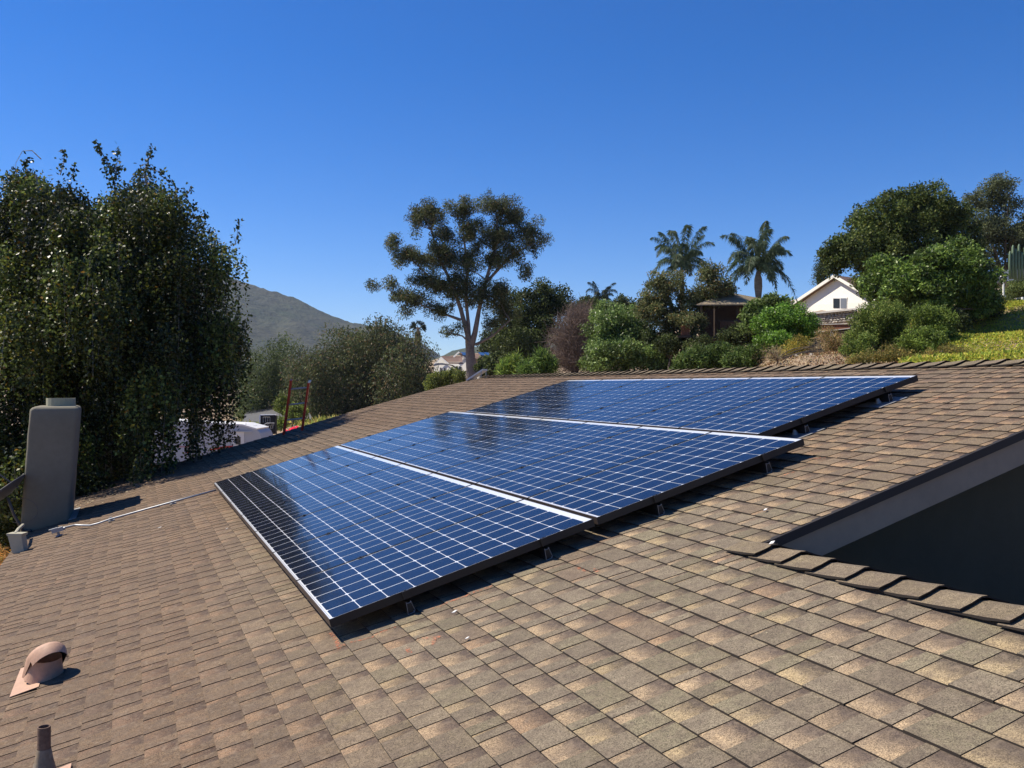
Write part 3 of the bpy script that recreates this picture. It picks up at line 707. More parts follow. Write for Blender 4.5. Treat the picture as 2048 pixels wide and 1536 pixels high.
# faded orange layout marks and pale chips
def chalk_mat():
    m = mat('orange_chalk', (.50, .17, .09), .95); t = m.node_tree; n = t.nodes; L = t.links
    g = n.new('ShaderNodeNewGeometry'); x = n.new('ShaderNodeTexNoise'); x.inputs['Scale'].default_value = 60; x.inputs['Detail'].default_value = 4; L.new(g.outputs['Position'], x.inputs['Vector'])
    r = n.new('ShaderNodeMapRange'); r.inputs['From Min'].default_value = .44; r.inputs['From Max'].default_value = .66; r.inputs['To Max'].default_value = .62; L.new(x.outputs['Fac'], r.inputs['Value'])
    L.new(r.outputs[0], n['Principled BSDF'].inputs['Alpha']); return m
M['chalk'] = chalk_mat()
cm = MB()
def stroke(pts, wdt):
    q = [rf(*roofpx(x, y, .016), .0) for x, y in pts]
    for a, b in zip(q[:-1], q[1:]):
        n_ = max(1, int(np.linalg.norm(b-a)/.03)); d = (b-a)/n_; s = np.cross(N, d); s = s/np.linalg.norm(s)*wdt/2
        for i in range(n_):
            c0 = a+d*i; c1 = c0+d
            hh = [surf_h((x-O)@V) for x in (c0, c1)]
            cm.add([c0-s+N*hh[0], c0+s+N*hh[0], c1+s+N*hh[1], c1-s+N*hh[1]], [(0, 1, 2, 3)])
def surf_h(v):
    f = ((v-EAVE) % EXP); return float(np.interp(f, [0, .035, .095, EXP], [.0076, .0063, .0026, .0003]))+.0058
for st in ([(660, 1262), (672, 1278), (678, 1296)], [(672, 1290), (690, 1285)], [(812, 1292), (820, 1304)], [(835, 1276), (880, 1270)], [(868, 1274), (866, 1288)], [(1152, 1132), (1176, 1140)], [(1185, 1136), (1196, 1142)],
           [(690, 1286), (735, 1274), (790, 1250)], [(860, 1216), (930, 1190), (985, 1168)], [(1560, 928), (1610, 916), (1650, 913)], [(1590, 940), (1560, 952)], [(1430, 985), (1470, 972)], [(424, 985), (436, 984)], [(1850, 800), (1880, 792)]):
    stroke(st, .022)
cm.build('chalk_mark', M['chalk'], deckobj, kind='stuff')
for i, (x, y, lab) in enumerate([(932, 1286, 'white chip on shingles below the middle of the array edge'), (1528, 1028, 'white chip on shingles left of the gable corner'), (1542, 1108, 'white flake on the first low ridge cap'), (452, 1062, 'pale chip beside the left edge of the array'), (905, 1233, 'tiny pale chip under the near array edge'), (316, 1060, 'pale chip on shingles between vent and conduit')]):
    c = rf(*roofpx(x, y), .019 if i != 2 else .05); e = MB(); a = .02+.008*(i % 3)
    e.prism([c, c+U*a*.5+V*a*.9, c+U*a*.2+V*a*1.3, c-U*a*.3+V*a*.5], N*.003)
    tag(e.build('chip', M['debris']), lab, 'chip', 'pale chips lying on the roof')

def roof_litter():
    m = MB(); r = random.Random(3)
    def bit(u, v, q):
        c = rf(u, v, surf_h(v)+.002); a = r.uniform(0, 6.3); t_ = U*math.cos(a)+V*math.sin(a); b_ = np.cross(N, t_)
        g = r.uniform(.6, 1.3); col = r.choice([(.22, .13, .06), (.30, .20, .10), (.12, .085, .05), (.34, .28, .18)])
        m.add([c, c+t_*q*.5+b_*q*.28+N*q*.15, c+t_*q, c+t_*q*.5-b_*q*.28], [(0, 1, 2, 3)], 0, tuple(g*x for x in col))
    for k in range(420): bit(10.2+abs(r.gauss(0, 1.1)), -1.9+abs(r.gauss(0, 1.1)), r.uniform(.02, .05))
    for k in range(120): bit(r.uniform(8.6, 12.4), r.uniform(-2.3, 3), r.uniform(.015, .04))
    for k in range(130): bit(r.uniform(-2.8, 8), r.uniform(-2.3, 2), r.uniform(.006, .014))
    m.build('leaf_litter', M['litter'], deckobj, colors=True, kind='stuff')
M['litter'] = mat('dry_leaf', rough=.9, attr=True)
roof_litter()

# ------------------------------------------------------------------ vegetation tools
LEAFGAIN = np.array([2.3, 2.25, 1.5])
def unit(n):
    a = rng.normal(size=(n, 3)); return a/np.linalg.norm(a, axis=1, keepdims=True)
def leaves(C, length, width, droop=.3, cols=None, mix_w=None, jit=.35, up=0.0, shade=None):
    """C (n,3) positions -> rhombic leaves"""
    n = len(C); a = unit(n); a[:, 2] -= droop; a[:, 2] += up; a /= np.linalg.norm(a, axis=1, keepdims=True)
    b = np.cross(a, unit(n)); b /= np.linalg.norm(b, axis=1, keepdims=True)
    L = length*rng.uniform(.6, 1.3, (n, 1)); W = width*rng.uniform(.7, 1.3, (n, 1)); nn = np.cross(a, b)
    P = np.stack([C, C+a*L*.45+b*W*.5+nn*W*.12, C+a*L, C+a*L*.45-b*W*.5+nn*W*.12], 1).reshape(-1, 3)
    f = np.arange(4*n).reshape(-1, 4)
    cols = np.array(cols); ix = rng.choice(len(cols), n, p=mix_w); c = cols[ix]*LEAFGAIN*rng.uniform(1-jit, 1+jit, (n, 1))
    if shade is not None: c = c*shade[:, None]
    return P, f, np.repeat(c, 4, 0)
def leaf_obj(parts, name, material, parent, **k):
    P = []; Fc = []; C = []; n = 0; org = parent_world(parent)
    for p, f, c in parts: P.append(p-org); Fc.append(f+n); C.append(c); n += len(p)
    return new_obj(name, fast_mesh(name, np.concatenate(P), np.concatenate(Fc), material, col=np.concatenate(C)), parent, **k)
def in_ell(n, c, rx, ry, rd, shell=.5):
    d = unit(n); r = (shell+(1-shell)*rng.random((n, 1))**.6)
    r = np.where(rng.random((n, 1)) < .25, rng.random((n, 1))**.5*shell, r)
    q = d*r
    return c+np.outer(q[:, 0]*rx, RT)+np.outer(q[:, 1]*rd, FH)+np.outer(q[:, 2]*ry, [0, 0, 1])
def limb(mb, a, b, r0, r1, bend=.15, n=6, sides=6):
    a = np.asarray(a, float); b = np.asarray(b, float); L = np.linalg.norm(b-a); off = np.array([random.gauss(0, 1), random.gauss(0, 1), random.gauss(0, .5)+.6])*L*bend
    pts = [a*(1-t)+b*t+off*math.sin(math.pi*t)*(.5) for t in np.linspace(0, 1, n)]
    mb.tube(pts, list(np.linspace(r0, r1, n)), sides, cap=False)
PX = lambda D: D/F   # metres per photo pixel at depth D
def make_tree(name, label, blobs, base, leafn, L, W, cols, mixw=None, clumps=60, spread=.35, trunk_r=.15, bark='bark_dark', cat='tree', group=None, droop=.3, material='leaf', forks=None, up=0, shell=.5, flat=.8, limbs=14, jit=.35, wisps=0):
    """blobs: (px, py, D, rx_px, ry_px[, depth radius m])"""
    base = np.asarray(base, float); r = root(name, base, label, cat, group)
    area = np.array([b[3]*b[4] for b in blobs], float); wts = area/area.sum(); CC = []; 
    for b, w_ in zip(blobs, wts):
        c = at(b[0], b[1], b[2]); s = PX(b[2]); rd = b[5] if len(b) > 5 else (b[3]+b[4])/2*s
        CC.append(in_ell(max(3, int(clumps*w_)), c, b[3]*s, b[4]*s, rd, shell))
    CC = np.concatenate(CC)
    m = len(CC); size = rng.uniform(.6, 1.35, m); cnt = rng.multinomial(leafn, size**2/(size**2).sum())
    ci = np.repeat(np.arange(m), cnt); g = unit(leafn)*(rng.random((leafn, 1))**.45)
    g[:, 2] *= flat
    Pc = CC[ci]+g*(spread*size[ci])[:, None]
    if wisps:
        pick = rng.random(leafn) < wisps; Pc[pick] -= np.outer(rng.random(pick.sum())*spread*2.2, [0, 0, 1])
    ctone = rng.uniform(.6, 1.4, m)[ci]
    leaf_obj([leaves(Pc, L, W, droop, cols, mixw, jit, up, ctone)], 'crown', M[material], r)
    tb = MB()
    top = CC.mean(0) if forks is None else None
    if forks is None:
        hh = top-base; f0 = base+hh*.45+np.array([random.gauss(0, .1), random.gauss(0, .1), 0])
        tb.tube([base-np.array([0, 0, .3]), base+hh*.2, f0], [trunk_r*1.2, trunk_r, trunk_r*.8], 8, cap=False)
        fk = [(f0, trunk_r*.6)]
    else:
        fk = []
        for f in forks:    # list of polylines in (px,py,D,r)
            pts = [at(*q[:3]) for q in f]; tb.tube(pts, [q[3] for q in f], 8, cap=False); fk += [(p, q[3]) for p, q in zip(pts[1:], f[1:])]
    sel = rng.choice(m, min(limbs, m), replace=False)
    for i in sel:
        P = CC[i]; j = min(range(len(fk)), key=lambda z: np.linalg.norm(fk[z][0]-P)+(2 if fk[z][0][2] > P[2] else 0))
        limb(tb, fk[j][0], P, fk[j][1]*.45+.006, .012, .12)
    tb.build('trunk', M[bark], r, smooth=True)
    return r

# ---- weeping birch on the left
def birch():
    D0 = 17.6; base = on_ground(235, D0); r = root('weeping_birch', base, 'tall weeping birch with hanging leafy strands beside the chimney', 'tree')
    topx = [-260, -120, -40, 0, 22, 60, 90, 130, 155, 175, 205, 235, 262, 290, 320, 345, 380, 400, 440, 470, 490, 506]
    topy = [520, 430, 400, 395, 325, 312, 335, 345, 372, 385, 380, 372, 350, 322, 345, 362, 392, 440, 462, 478, 540, 610]
    P = []; n = 0; strands = []; TN = []
    tb = MB(); s = PX(D0)
    clus = []
    for q in range(235):
        dx = random.uniform(-1, 1); dd = random.uniform(-1, 1)
        if abs(dx)**3.5+dd*dd > 1: continue
        px = 150+dx*312; ty = float(np.interp(px, topx, topy)); edge = math.sqrt(dx*dx*.4+dd*dd)
        clus.append((px, ty+18+edge**3*70+random.random()**1.2*(900-ty), D0+dd*3.1, random.uniform(.30, .62)))
    for x_ in range(-130, 470, 20):      # crests along the outline
        clus.append((x_, float(np.interp(x_, topx, topy))+12+random.uniform(0, 18), D0+random.uniform(-1.2, 1.2), random.uniform(.22, .40)))
    for (cx, cy, cdep, cr) in clus:
        c0 = at(cx, cy, cdep); ctone = random.choice([.4, .6, .8, 1.0, 1.3, 1.7, 2.1])
        for k in range(int(88*cr/.5)):
            r_ = cr*math.sqrt(random.random()); g_ = random.uniform(0, 2*math.pi)
            a = c0+RT*r_*math.cos(g_)+FH*r_*math.sin(g_)+np.array([0, 0, -r_*r_/cr*.8+random.gauss(0, .06)])
            px, ytop, _ = proj(a); b_len = random.uniform(.25, 1.0)*(1.1+cr)*(1.3 if random.random() < .15 else 1)
            lim = 1010 if px < 308 else random.uniform(770, 842)
            for (q0, q1, ql) in ((328, 346, 950), (382, 396, 925), (413, 419, 880), (430, 441, 925), (460, 470, 905)):
                if q0 < px < q1: lim = ql+random.uniform(-25, 10)
            if px > 497: b_len *= .4
            if px > 508: continue
            if ((px-165)**2/1400+(ytop-480)**2/900 < 1 or (px-290)**2/500+(ytop-560)**2/700 < 1 or (px-30)**2/300+(ytop-440)**2/900 < 1) and random.random() < .9: continue
            b_len = min(b_len, (lim-ytop)*s)
            if b_len < .12: continue
            m = max(3, int(b_len/.040)); t = np.linspace(0, 1, m); w1, w2 = random.gauss(0, .10), random.gauss(0, .10)
            pos = a+np.outer(t**.5*w1, RT)+np.outer(t**.5*w2, FH)-np.outer(t*b_len, [0, 0, 1.])+rng.normal(0, .028, (m, 3))
            P.append(pos); n += 1; TN.append(np.full(m, ctone))
            if n % 14 == 0: strands.append((a, pos[-1]))
    P = np.concatenate(P); TN = np.concatenate(TN)
    # upright sprigs
    sp = []
    for (xa, ya, xb, yb, k) in ((232, 385, 190, 278, 120), (228, 380, 236, 292, 90), (215, 350, 250, 335, 40), (288, 345, 305, 292, 80), (290, 335, 330, 345, 40), (120, 350, 128, 300, 40), (470, 490, 478, 438, 45), (400, 445, 412, 425, 26), (368, 395, 382, 372, 26), (60, 320, 45, 330, 40), (320, 350, 355, 378, 30), (140, 360, 150, 330, 30), (30, 400, 24, 360, 50)):
        A_, B_ = at(xa, ya, D0), at(xb, yb, D0); t = rng.random((k, 1))
        sp.append(A_*(1-t)+B_*t+rng.normal(0, .055, (k, 3))*(1.3-t)); tb.tube([A_, (A_+B_)/2+rng.normal(0, .03, 3), B_], [.012, .008, .003], 4, cap=False)
    hang = np.array([at(62-abs(t)*0-34*math.sin(t*math.pi/2), 300+40*(1-math.cos(t*math.pi/2)) if t > 0 else 300, D0) for t in np.linspace(0, 1, 8)])
    tb.tube([at(82, 318, D0), at(64, 301, D0), at(45, 302, D0), at(32, 325, D0), at(29, 350, D0)], [.012, .01, .007, .005, .003], 4, cap=False)
    ncol = [(.007, .012, .005), (.014, .021, .008), (.038, .050, .017), (.052, .050, .012), (.07, .042, .012)]
    A1 = leaves(P, .066, .048, .5, ncol, [.25, .30, .34, .09, .02], .4, 0, TN)
    A2 = leaves(np.concatenate(sp), .08, .055, .2, ncol, [.2, .5, .25, .05, 0], .3)
    leaf_obj([A1, A2], 'crown', M['glossy_leaf'], r)
    # two pale trunks and arching limbs
    for (pts) in ([(235, 1080, .17), (225, 900, .15), (205, 760, .13), (190, 640, .11), (165, 520, .08), (150, 420, .05), (140, 370, .02)],
                  [(235, 1080, .15), (270, 850, .12), (300, 700, .10), (318, 560, .07), (300, 430, .04), (290, 345, .015)],
                  [(215, 800, .10), (120, 620, .08), (85, 470, .05), (72, 350, .02)], [(285, 780, .07), (360, 640, .05), (400, 560, .03), (430, 510, .012)]):
        tb.tube([at(x, y, D0+random.gauss(0, .25)) for x, y, _ in pts], [q[2] for q in pts], 8, cap=False)
    for a, b in strands: tb.tube([a, (a+b)/2, b], .002, 3, cap=False)
    for k in range(26):
        a = at(random.choice([165, 205, 300, 318, 120, 225]), random.uniform(450, 800), D0); b = at(random.uniform(-60, 380), random.uniform(520, 760), D0+random.uniform(-2.5, 2.5))
        limb(tb, a, b, .03, .008, .2, 5, 4)
    tb.build('trunk', M['bark_birch'], r, smooth=True)
birch()

GREY = [(.032, .042, .022), (.044, .052, .030), (.022, .030, .016), (.070, .048, .034), (.066, .070, .044)]
GW = [.3, .25, .2, .12, .13]
# ---- pepper / eucalyptus mass behind the ladder
def mass(lbl, blobs, n, D, cols=GREY, w_=GW, **k):
    bx_ = np.mean([b[0] for b in blobs]); make_tree(k.pop('name', 'pepper_tree'), lbl, blobs, on_ground(bx_, D), n, .30, .10, cols, w_, clumps=k.pop('clumps', 120), spread=k.pop('spread', 1.15), trunk_r=.3, droop=.9, wisps=.6, limbs=10, shell=.62, **k)
mass('large grey-green drooping tree right behind the red ladder', [(690, 745, 84, 75, 100, 5), (640, 775, 83, 70, 85, 4), (740, 735, 84, 60, 90, 4), (700, 690, 85, 50, 42, 3)], 42000, 85, group='grey-green trees across the street', clumps=190)
mass('rounded grey-green tree joined to the right end of the street trees', [(805, 745, 80, 58, 85, 4), (845, 770, 80, 30, 60, 3), (770, 690, 82, 40, 45, 3)], 24000, 82, group='grey-green trees across the street')
mass('darker green tree between weeping birch and red ladder', [(530, 750, 92, 48, 66, 4), (560, 735, 92, 36, 70, 3), (500, 790, 90, 30, 60, 3)], 20000, 92, cols=[(.035, .05, .025), (.05, .066, .034), (.07, .08, .05)], w_=[.4, .4, .2], group='grey-green trees across the street')
mass('olive tree low behind the travel trailer left of the ladder', [(600, 800, 88, 40, 50, 3), (610, 740, 90, 36, 50, 3), (480, 830, 95, 40, 30, 3)], 12000, 88, group='grey-green trees across the street')

# ---- big eucalyptus
DE = 55
eb = [(868, 425, 55, 52, 28), (835, 440, 55, 30, 30), (925, 420, 55, 28, 26), (985, 412, 55, 56, 30), (1015, 430, 55, 34, 30), (1060, 462, 55, 36, 30), (1078, 490, 55, 20, 24), (1000, 470, 55, 50, 34), (940, 470, 55, 46, 34),
      (785, 483, 55, 20, 26), (812, 508, 55, 34, 26), (845, 520, 55, 34, 22), (880, 505, 55, 36, 34), (890, 470, 55, 30, 24), (930, 520, 55, 50, 36), (985, 520, 55, 40, 30), (1030, 505, 55, 30, 24), (1055, 540, 55, 26, 15), (780, 568, 55, 18, 16), (800, 590, 55, 24, 20),
      (850, 560, 55, 40, 28), (835, 600, 55, 34, 22), (890, 570, 55, 44, 34), (930, 580, 55, 34, 34), (965, 590, 55, 36, 36), (880, 615, 55, 36, 22), (1000, 580, 55, 30, 26), (1010, 620, 56, 34, 40), (745, 568, 55, 5, 7), (815, 622, 55, 14, 8), (915, 658, 54, 16, 12), (892, 668, 54, 12, 16), (985, 640, 55, 18, 20)]
make_tree('eucalyptus', 'tall eucalyptus with pale forked trunk and clumped dark crown in the middle', [(b[0], b[1], b[2], b[3]*.92, b[4]*.92, 1.0) for b in eb], on_ground(943, DE), 92000, .16, .05,
          [(.030, .038, .020), (.044, .054, .030), (.070, .078, .048), (.085, .062, .042), (.022, .032, .020)], [.3, .3, .2, .08, .12], clumps=600, spread=.47, bark='bark_pale', droop=.5, shell=.3, limbs=110, flat=.85, jit=.45,
          forks=[[(943, 790, 55, .42), (943, 745, 55, .36), (940, 700, 55, .30), (935, 670, 55, .17), (922, 620, 55, .14), (905, 570, 55, .10), (880, 520, 55, .09), (862, 460, 55, .05)],
                 [(940, 700, 55, .24), (950, 665, 55, .17), (958, 620, 55, .13), (972, 560, 55, .10), (990, 500, 55, .09), (995, 440, 55, .05)],
                 [(938, 690, 55, .16), (937, 650, 55.2, .12), (932, 600, 55, .09), (935, 540, 55, .09), (925, 450, 55, .04)],
                 [(972, 565, 55, .10), (1000, 535, 55, .09), (1020, 512, 55, .07), (1060, 490, 55, .03)], [(905, 575, 55, .09), (860, 555, 55, .06), (815, 510, 55, .03)],
                 [(922, 640, 55, .10), (880, 625, 55, .06), (820, 600, 55, .035), (760, 572, 55, .012)], [(943, 690, 55, .07), (925, 672, 54.5, .05), (895, 665, 54, .03)], [(950, 690, 55, .10), (985, 672, 55, .07), (1020, 640, 55, .04)]])

DKG = [(.022, .032, .015), (.034, .046, .02), (.016, .024, .012), (.05, .06, .028)]
# ---- dark trees right of the eucalyptus
make_tree('dark_oak', 'dense near-black evergreen right behind the eucalyptus trunk', [(1040, 640, 60, 50, 60), (1085, 620, 60, 45, 55), (1130, 612, 60, 26, 34), (1070, 690, 58, 60, 50), (1010, 690, 60, 30, 40)], on_ground(1060, 60), 34000, .17, .10, DKG, [.4, .3, .2, .1], clumps=200, spread=.6, trunk_r=.3)
make_tree('dark_conifer', 'low dark green pine behind the white-gabled house', [(985, 690, 110, 22, 26), (1000, 670, 115, 18, 18), (972, 705, 112, 12, 16)], on_ground(985, 112), 5000, .4, .2, DKG, clumps=60, spread=.9, trunk_r=.25)
make_tree('garden_shrub', 'dark round shrub left of the garden bushes behind far roof corner', [(975, 735, 44, 22, 18), (1000, 718, 46, 18, 14)], on_ground(975, 44), 6000, .13, .08, DKG, clumps=40, spread=.3, trunk_r=.06, cat='shrub')
make_tree('yucca_bush', 'yellow-green spiky bush just beyond the far roof corner', [(1012, 740, 40, 16, 10), (1032, 728, 40, 11, 12), (1020, 732, 40, 10, 8)], on_ground(1018, 40), 5000, .26, .035, [(.07, .11, .03), (.12, .15, .04), (.04, .07, .02)], clumps=46, spread=.34, trunk_r=.05, cat='shrub', droop=0, up=.3, shell=.2, flat=1.1)
make_tree('yucca_bush', 'spiky green bush between the pale bush and the bare brown tree', [(1072, 738, 40, 16, 10), (1084, 722, 40, 9, 12), (1100, 735, 40, 11, 10), (1056, 744, 39, 10, 8)], on_ground(1078, 40), 6000, .26, .035, [(.05, .09, .025), (.09, .13, .04), (.03, .05, .02)], clumps=50, spread=.34, trunk_r=.05, cat='shrub', droop=0, up=.3, shell=.2, flat=1.1)
make_tree('streetside_shrub', 'olive green hedge shrub in front of the white-gabled house', [(895, 755, 62, 30, 18), (870, 765, 62, 20, 16), (925, 760, 60, 16, 16)], on_ground(895, 62), 9000, .15, .07, [(.055, .07, .022), (.09, .10, .03), (.03, .045, .015)], clumps=60, spread=.4, trunk_r=.08, cat='shrub')
# bare brushy tree: many fine twigs
def bare_tree():
    D = 46; base = on_ground(1150, D); r = root('bare_tree', base, 'leafless brown twiggy tree between dark evergreen and avocado tree', 'tree')
    tb = MB(); tw = []
    for (cx, cy, rx, ry) in ((1140, 690, 44, 52), (1160, 650, 36, 40), (1150, 720, 44, 26)):
        pts = in_ell(900, at(cx, cy, D), rx*PX(D), ry*PX(D), 1.4, .3); tw.append(pts)
    tw = np.concatenate(tw); n = len(tw)
    c0 = at(1150, 745, D); dirs = tw-c0; dirs /= np.linalg.norm(dirs, axis=1, keepdims=True)
    reps = []
    for k in range(4):
        d = dirs*.6+unit(n)*.75; d /= np.linalg.norm(d, axis=1, keepdims=True); L_ = rng.uniform(.25, .7, (n, 1)); a = tw+rng.normal(0, .15, (n, 3)); b = np.cross(d, unit(n)); b /= np.linalg.norm(b, axis=1, keepdims=True)
        reps.append(np.stack([a-b*.009, a+b*.009, a+d*L_+b*.004, a+d*L_-b*.004], 1).reshape(-1, 3))
    P = np.concatenate(reps); f = np.arange(len(P)).reshape(-1, 4); c = np.tile(np.array([[.17, .125, .105]]), (len(P), 1))*np.repeat(rng.uniform(.5, 1.35, (len(P)//4, 1)), 4, 0)
    leaf_obj([(P, f, c)], 'crown', M['leaf'], r)
    for i in range(60): limb(tb, c0 if i % 3 else base, tw[rng.integers(n)], .05, .008, .1, 6, 5)
    tb.build('trunk', M['bark_dark'], r)
bare_tree()
AVO = [(.046, .074, .026), (.070, .105, .040), (.10, .14, .06), (.028, .045, .018), (.12, .15, .08)]
AW = [.33, .28, .18, .14, .07]
make_tree('avocado_tree', 'broad leafy green avocado tree left of the wooden deck', [(1225, 665, 40, 50, 50), (1270, 670, 40, 45, 42), (1240, 715, 38, 60, 36), (1310, 715, 38, 50, 32), (1260, 630, 42, 30, 22), (1195, 720, 39, 26, 32), (1210, 625, 42, 22, 20)], on_ground(1245, 40), 42000, .15, .06, AVO, AW, clumps=300, spread=.36, trunk_r=.18, material='glossy_leaf')
make_tree('hillside_tree', 'small dark tree behind the avocado and beneath the little palm', [(1185, 615, 70, 26, 24), (1245, 612, 70, 24, 20), (1160, 640, 70, 22, 30)], on_ground(1200, 70), 9000, .2, .12, DKG, clumps=60, spread=.6, trunk_r=.15)
make_tree('olive_tree', 'tall airy grey-green tree in front of the left queen palm', [(1330, 570, 38, 40, 32), (1310, 610, 38, 34, 34), (1420, 545, 38, 22, 26), (1430, 580, 38, 40, 26), (1395, 600, 38, 44, 36), (1380, 640, 37, 40, 30), (1345, 640, 38, 34, 40), (1290, 600, 38, 16, 20), (1455, 575, 38, 18, 14)], on_ground(1365, 38), 30000, .12, .05,
          [(.040, .050, .026), (.060, .070, .040), (.085, .09, .06), (.11, .08, .045)], [.4, .3, .2, .1], clumps=230, spread=.33, bark='bark_dark', shell=.3, limbs=60, droop=.4,
          forks=[[(1372, 740, 38, .16), (1372, 690, 38, .13), (1355, 640, 38, .10), (1335, 590, 38, .06), (1325, 550, 38, .03)], [(1372, 690, 38, .10), (1395, 650, 38, .08), (1412, 600, 38, .06), (1420, 545, 38, .03)]])
SHR = [(.035, .06, .02), (.055, .085, .03), (.08, .11, .045), (.025, .04, .015)]
make_tree('deck_shrub', 'leafy green shrub row start below deck, by the avocado tree', [(1390, 722, 30, 36, 24), (1365, 735, 30, 20, 16)], on_ground(1385, 30), 11000, .10, .042, SHR, clumps=80, spread=.24, trunk_r=.05, cat='shrub', group='shrubs below the wooden deck', up=.5)
make_tree('deck_shrub', 'leafy green upright shrub in the middle below the wooden deck', [(1440, 715, 30, 28, 30), (1415, 730, 30, 20, 16)], on_ground(1440, 30), 10000, .10, .042, SHR, clumps=70, spread=.24, trunk_r=.05, cat='shrub', group='shrubs below the wooden deck', up=.5)
make_tree('deck_shrub', 'leafy green shrub right of the row below the wooden deck', [(1490, 712, 30, 26, 30), (1468, 728, 29, 20, 16)], on_ground(1490, 30), 10000, .10, .042, SHR, clumps=70, spread=.24, trunk_r=.05, cat='shrub', group='shrubs below the wooden deck', up=.5)
make_tree('deck_shrub', 'dark shaded shrub under the thatched shelter railing', [(1470, 672, 36, 28, 18), (1500, 665, 36, 22, 34), (1400, 690, 36, 30, 14)], on_ground(1475, 36), 9000, .12, .05, DKG, clumps=60, spread=.28, trunk_r=.05, cat='shrub', group='shrubs below the wooden deck')
make_tree('deck_shrub', 'small dark shrub under the redwood end of the deck', [(1340, 685, 37, 30, 18), (1310, 680, 38, 22, 18)], on_ground(1340, 37), 7000, .12, .05, DKG, clumps=50, spread=.3, trunk_r=.05, cat='shrub', group='shrubs below the wooden deck')
make_tree('citrus_tree', 'rounded bright green citrus tree beside the rocky slope', [(1560, 655, 28, 48, 44), (1590, 650, 28, 40, 42), (1550, 690, 27, 36, 26)], on_ground(1570, 28), 30000, .085, .04, [(.045, .095, .015), (.07, .13, .022), (.03, .06, .012), (.10, .16, .035)], [.35, .3, .25, .1], clumps=190, spread=.24, trunk_r=.09, material='glossy_leaf')
make_tree('loquat_tree', 'big-leaved green tree between queen palm and citrus tree', [(1525, 622, 31, 28, 26), (1550, 608, 31, 26, 18), (1505, 640, 31, 14, 24)], on_ground(1525, 31), 9000, .15, .06, AVO, AW, clumps=60, spread=.26, trunk_r=.08)
make_tree('dry_bush', 'small yellow-brown bush at the foot of the citrus tree', [(1588, 704, 24, 22, 20), (1600, 690, 24, 14, 16)], on_ground(1588, 24), 6000, .06, .018, [(.16, .13, .035), (.22, .17, .05), (.08, .09, .03)], clumps=45, spread=.16, trunk_r=.03, cat='shrub', up=.8)
make_tree('bare_bush', 'thin leafless bush on the reddish slope left of the rocks', [(1545, 712, 22, 26, 16), (1632, 705, 22, 16, 20)], on_ground(1548, 22), 900, .14, .008, [(.14, .10, .08), (.22, .18, .15)], clumps=40, spread=.2, trunk_r=.02, cat='shrub', up=.6, limbs=30)
BIG = [(.028, .042, .016), (.045, .062, .022), (.075, .085, .028), (.018, .028, .012)]
make_tree('carob_tree', 'huge dark round evergreen towering above the white gabled house', [(1800, 440, 40, 90, 62), (1860, 420, 40, 70, 50), (1745, 470, 40, 60, 50), (1700, 505, 39, 48, 44), (1900, 480, 40, 60, 60), (1820, 520, 39, 90, 50), (1670, 512, 39, 28, 30), (1735, 560, 40, 26, 26)], on_ground(1830, 40), 90000, .13, .075, BIG, [.36, .34, .16, .14], clumps=520, spread=.40, trunk_r=.35)
for (x0_, y0_, x1_, y1_) in (): pass
make_tree('fig_tree', 'lighter green big-leaved tree in front of the huge dark evergreen', [(1890, 540, 28, 66, 50), (1945, 560, 28, 50, 50), (1800, 570, 29, 62, 46), (1850, 590, 28, 90, 40), (1910, 500, 29, 30, 20), (1960, 600, 28, 40, 30), (1768, 545, 29, 30, 28), (1748, 572, 29, 30, 26), (1840, 545, 28, 40, 36)], on_ground(1880, 28), 60000, .13, .055, [(.038, .066, .018), (.060, .095, .026), (.10, .14, .04), (.022, .036, .012)], [.34, .30, .20, .16], clumps=380, spread=.30, trunk_r=.22, material='glossy_leaf')
make_tree('grey_eucalyptus', 'grey-green eucalyptus at the upper right edge behind everything', [(1995, 400, 55, 40, 46), (1970, 450, 55, 46, 50), (2030, 470, 55, 50, 70), (1945, 400, 55, 14, 24), (2080, 500, 55, 60, 80), (1960, 520, 55, 40, 40)], on_ground(2000, 55), 40000, .17, .07, [(.045, .055, .038), (.060, .068, .045), (.035, .045, .03)], [.4, .3, .3], clumps=260, spread=.55, trunk_r=.3, droop=.6)
make_tree('conifer', 'small dark pine at the left side of the white gable', [(1650, 535, 48, 16, 22), (1645, 560, 48, 14, 22)], on_ground(1648, 48), 5000, .12, .03, DKG, clumps=40, spread=.35, trunk_r=.12)
make_tree('slope_shrub', 'large soft green shrub right of the rocky slope', [(1750, 665, 22, 56, 52), (1770, 640, 22, 44, 36), (1720, 700, 21, 34, 30)], on_ground(1750, 22), 34000, .065, .024, [(.055, .080, .024), (.085, .115, .032), (.03, .046, .014), (.12, .13, .045)], [.35, .3, .25, .1], clumps=230, spread=.20, trunk_r=.07, cat='shrub', up=.3)
make_tree('slope_shrub', 'second soft green shrub left of the grassy bank', [(1860, 655, 21, 44, 42), (1845, 690, 20, 36, 34), (1880, 635, 21, 26, 22)], on_ground(1860, 21), 24000, .065, .024, [(.060, .088, .024), (.092, .125, .034), (.032, .05, .014)], [.4, .35, .25], clumps=170, spread=.20, trunk_r=.06, cat='shrub', up=.3)
make_tree('slope_shrub', 'low brownish scrub along the foot of the two soft shrubs', [(1790, 712, 18, 50, 16), (1900, 712, 17, 50, 14), (1720, 722, 18, 30, 10)], on_ground(1800, 18), 12000, .05, .02, [(.10, .09, .035), (.07, .075, .03), (.15, .11, .045)], clumps=90, spread=.16, trunk_r=.03, cat='shrub', up=.4)
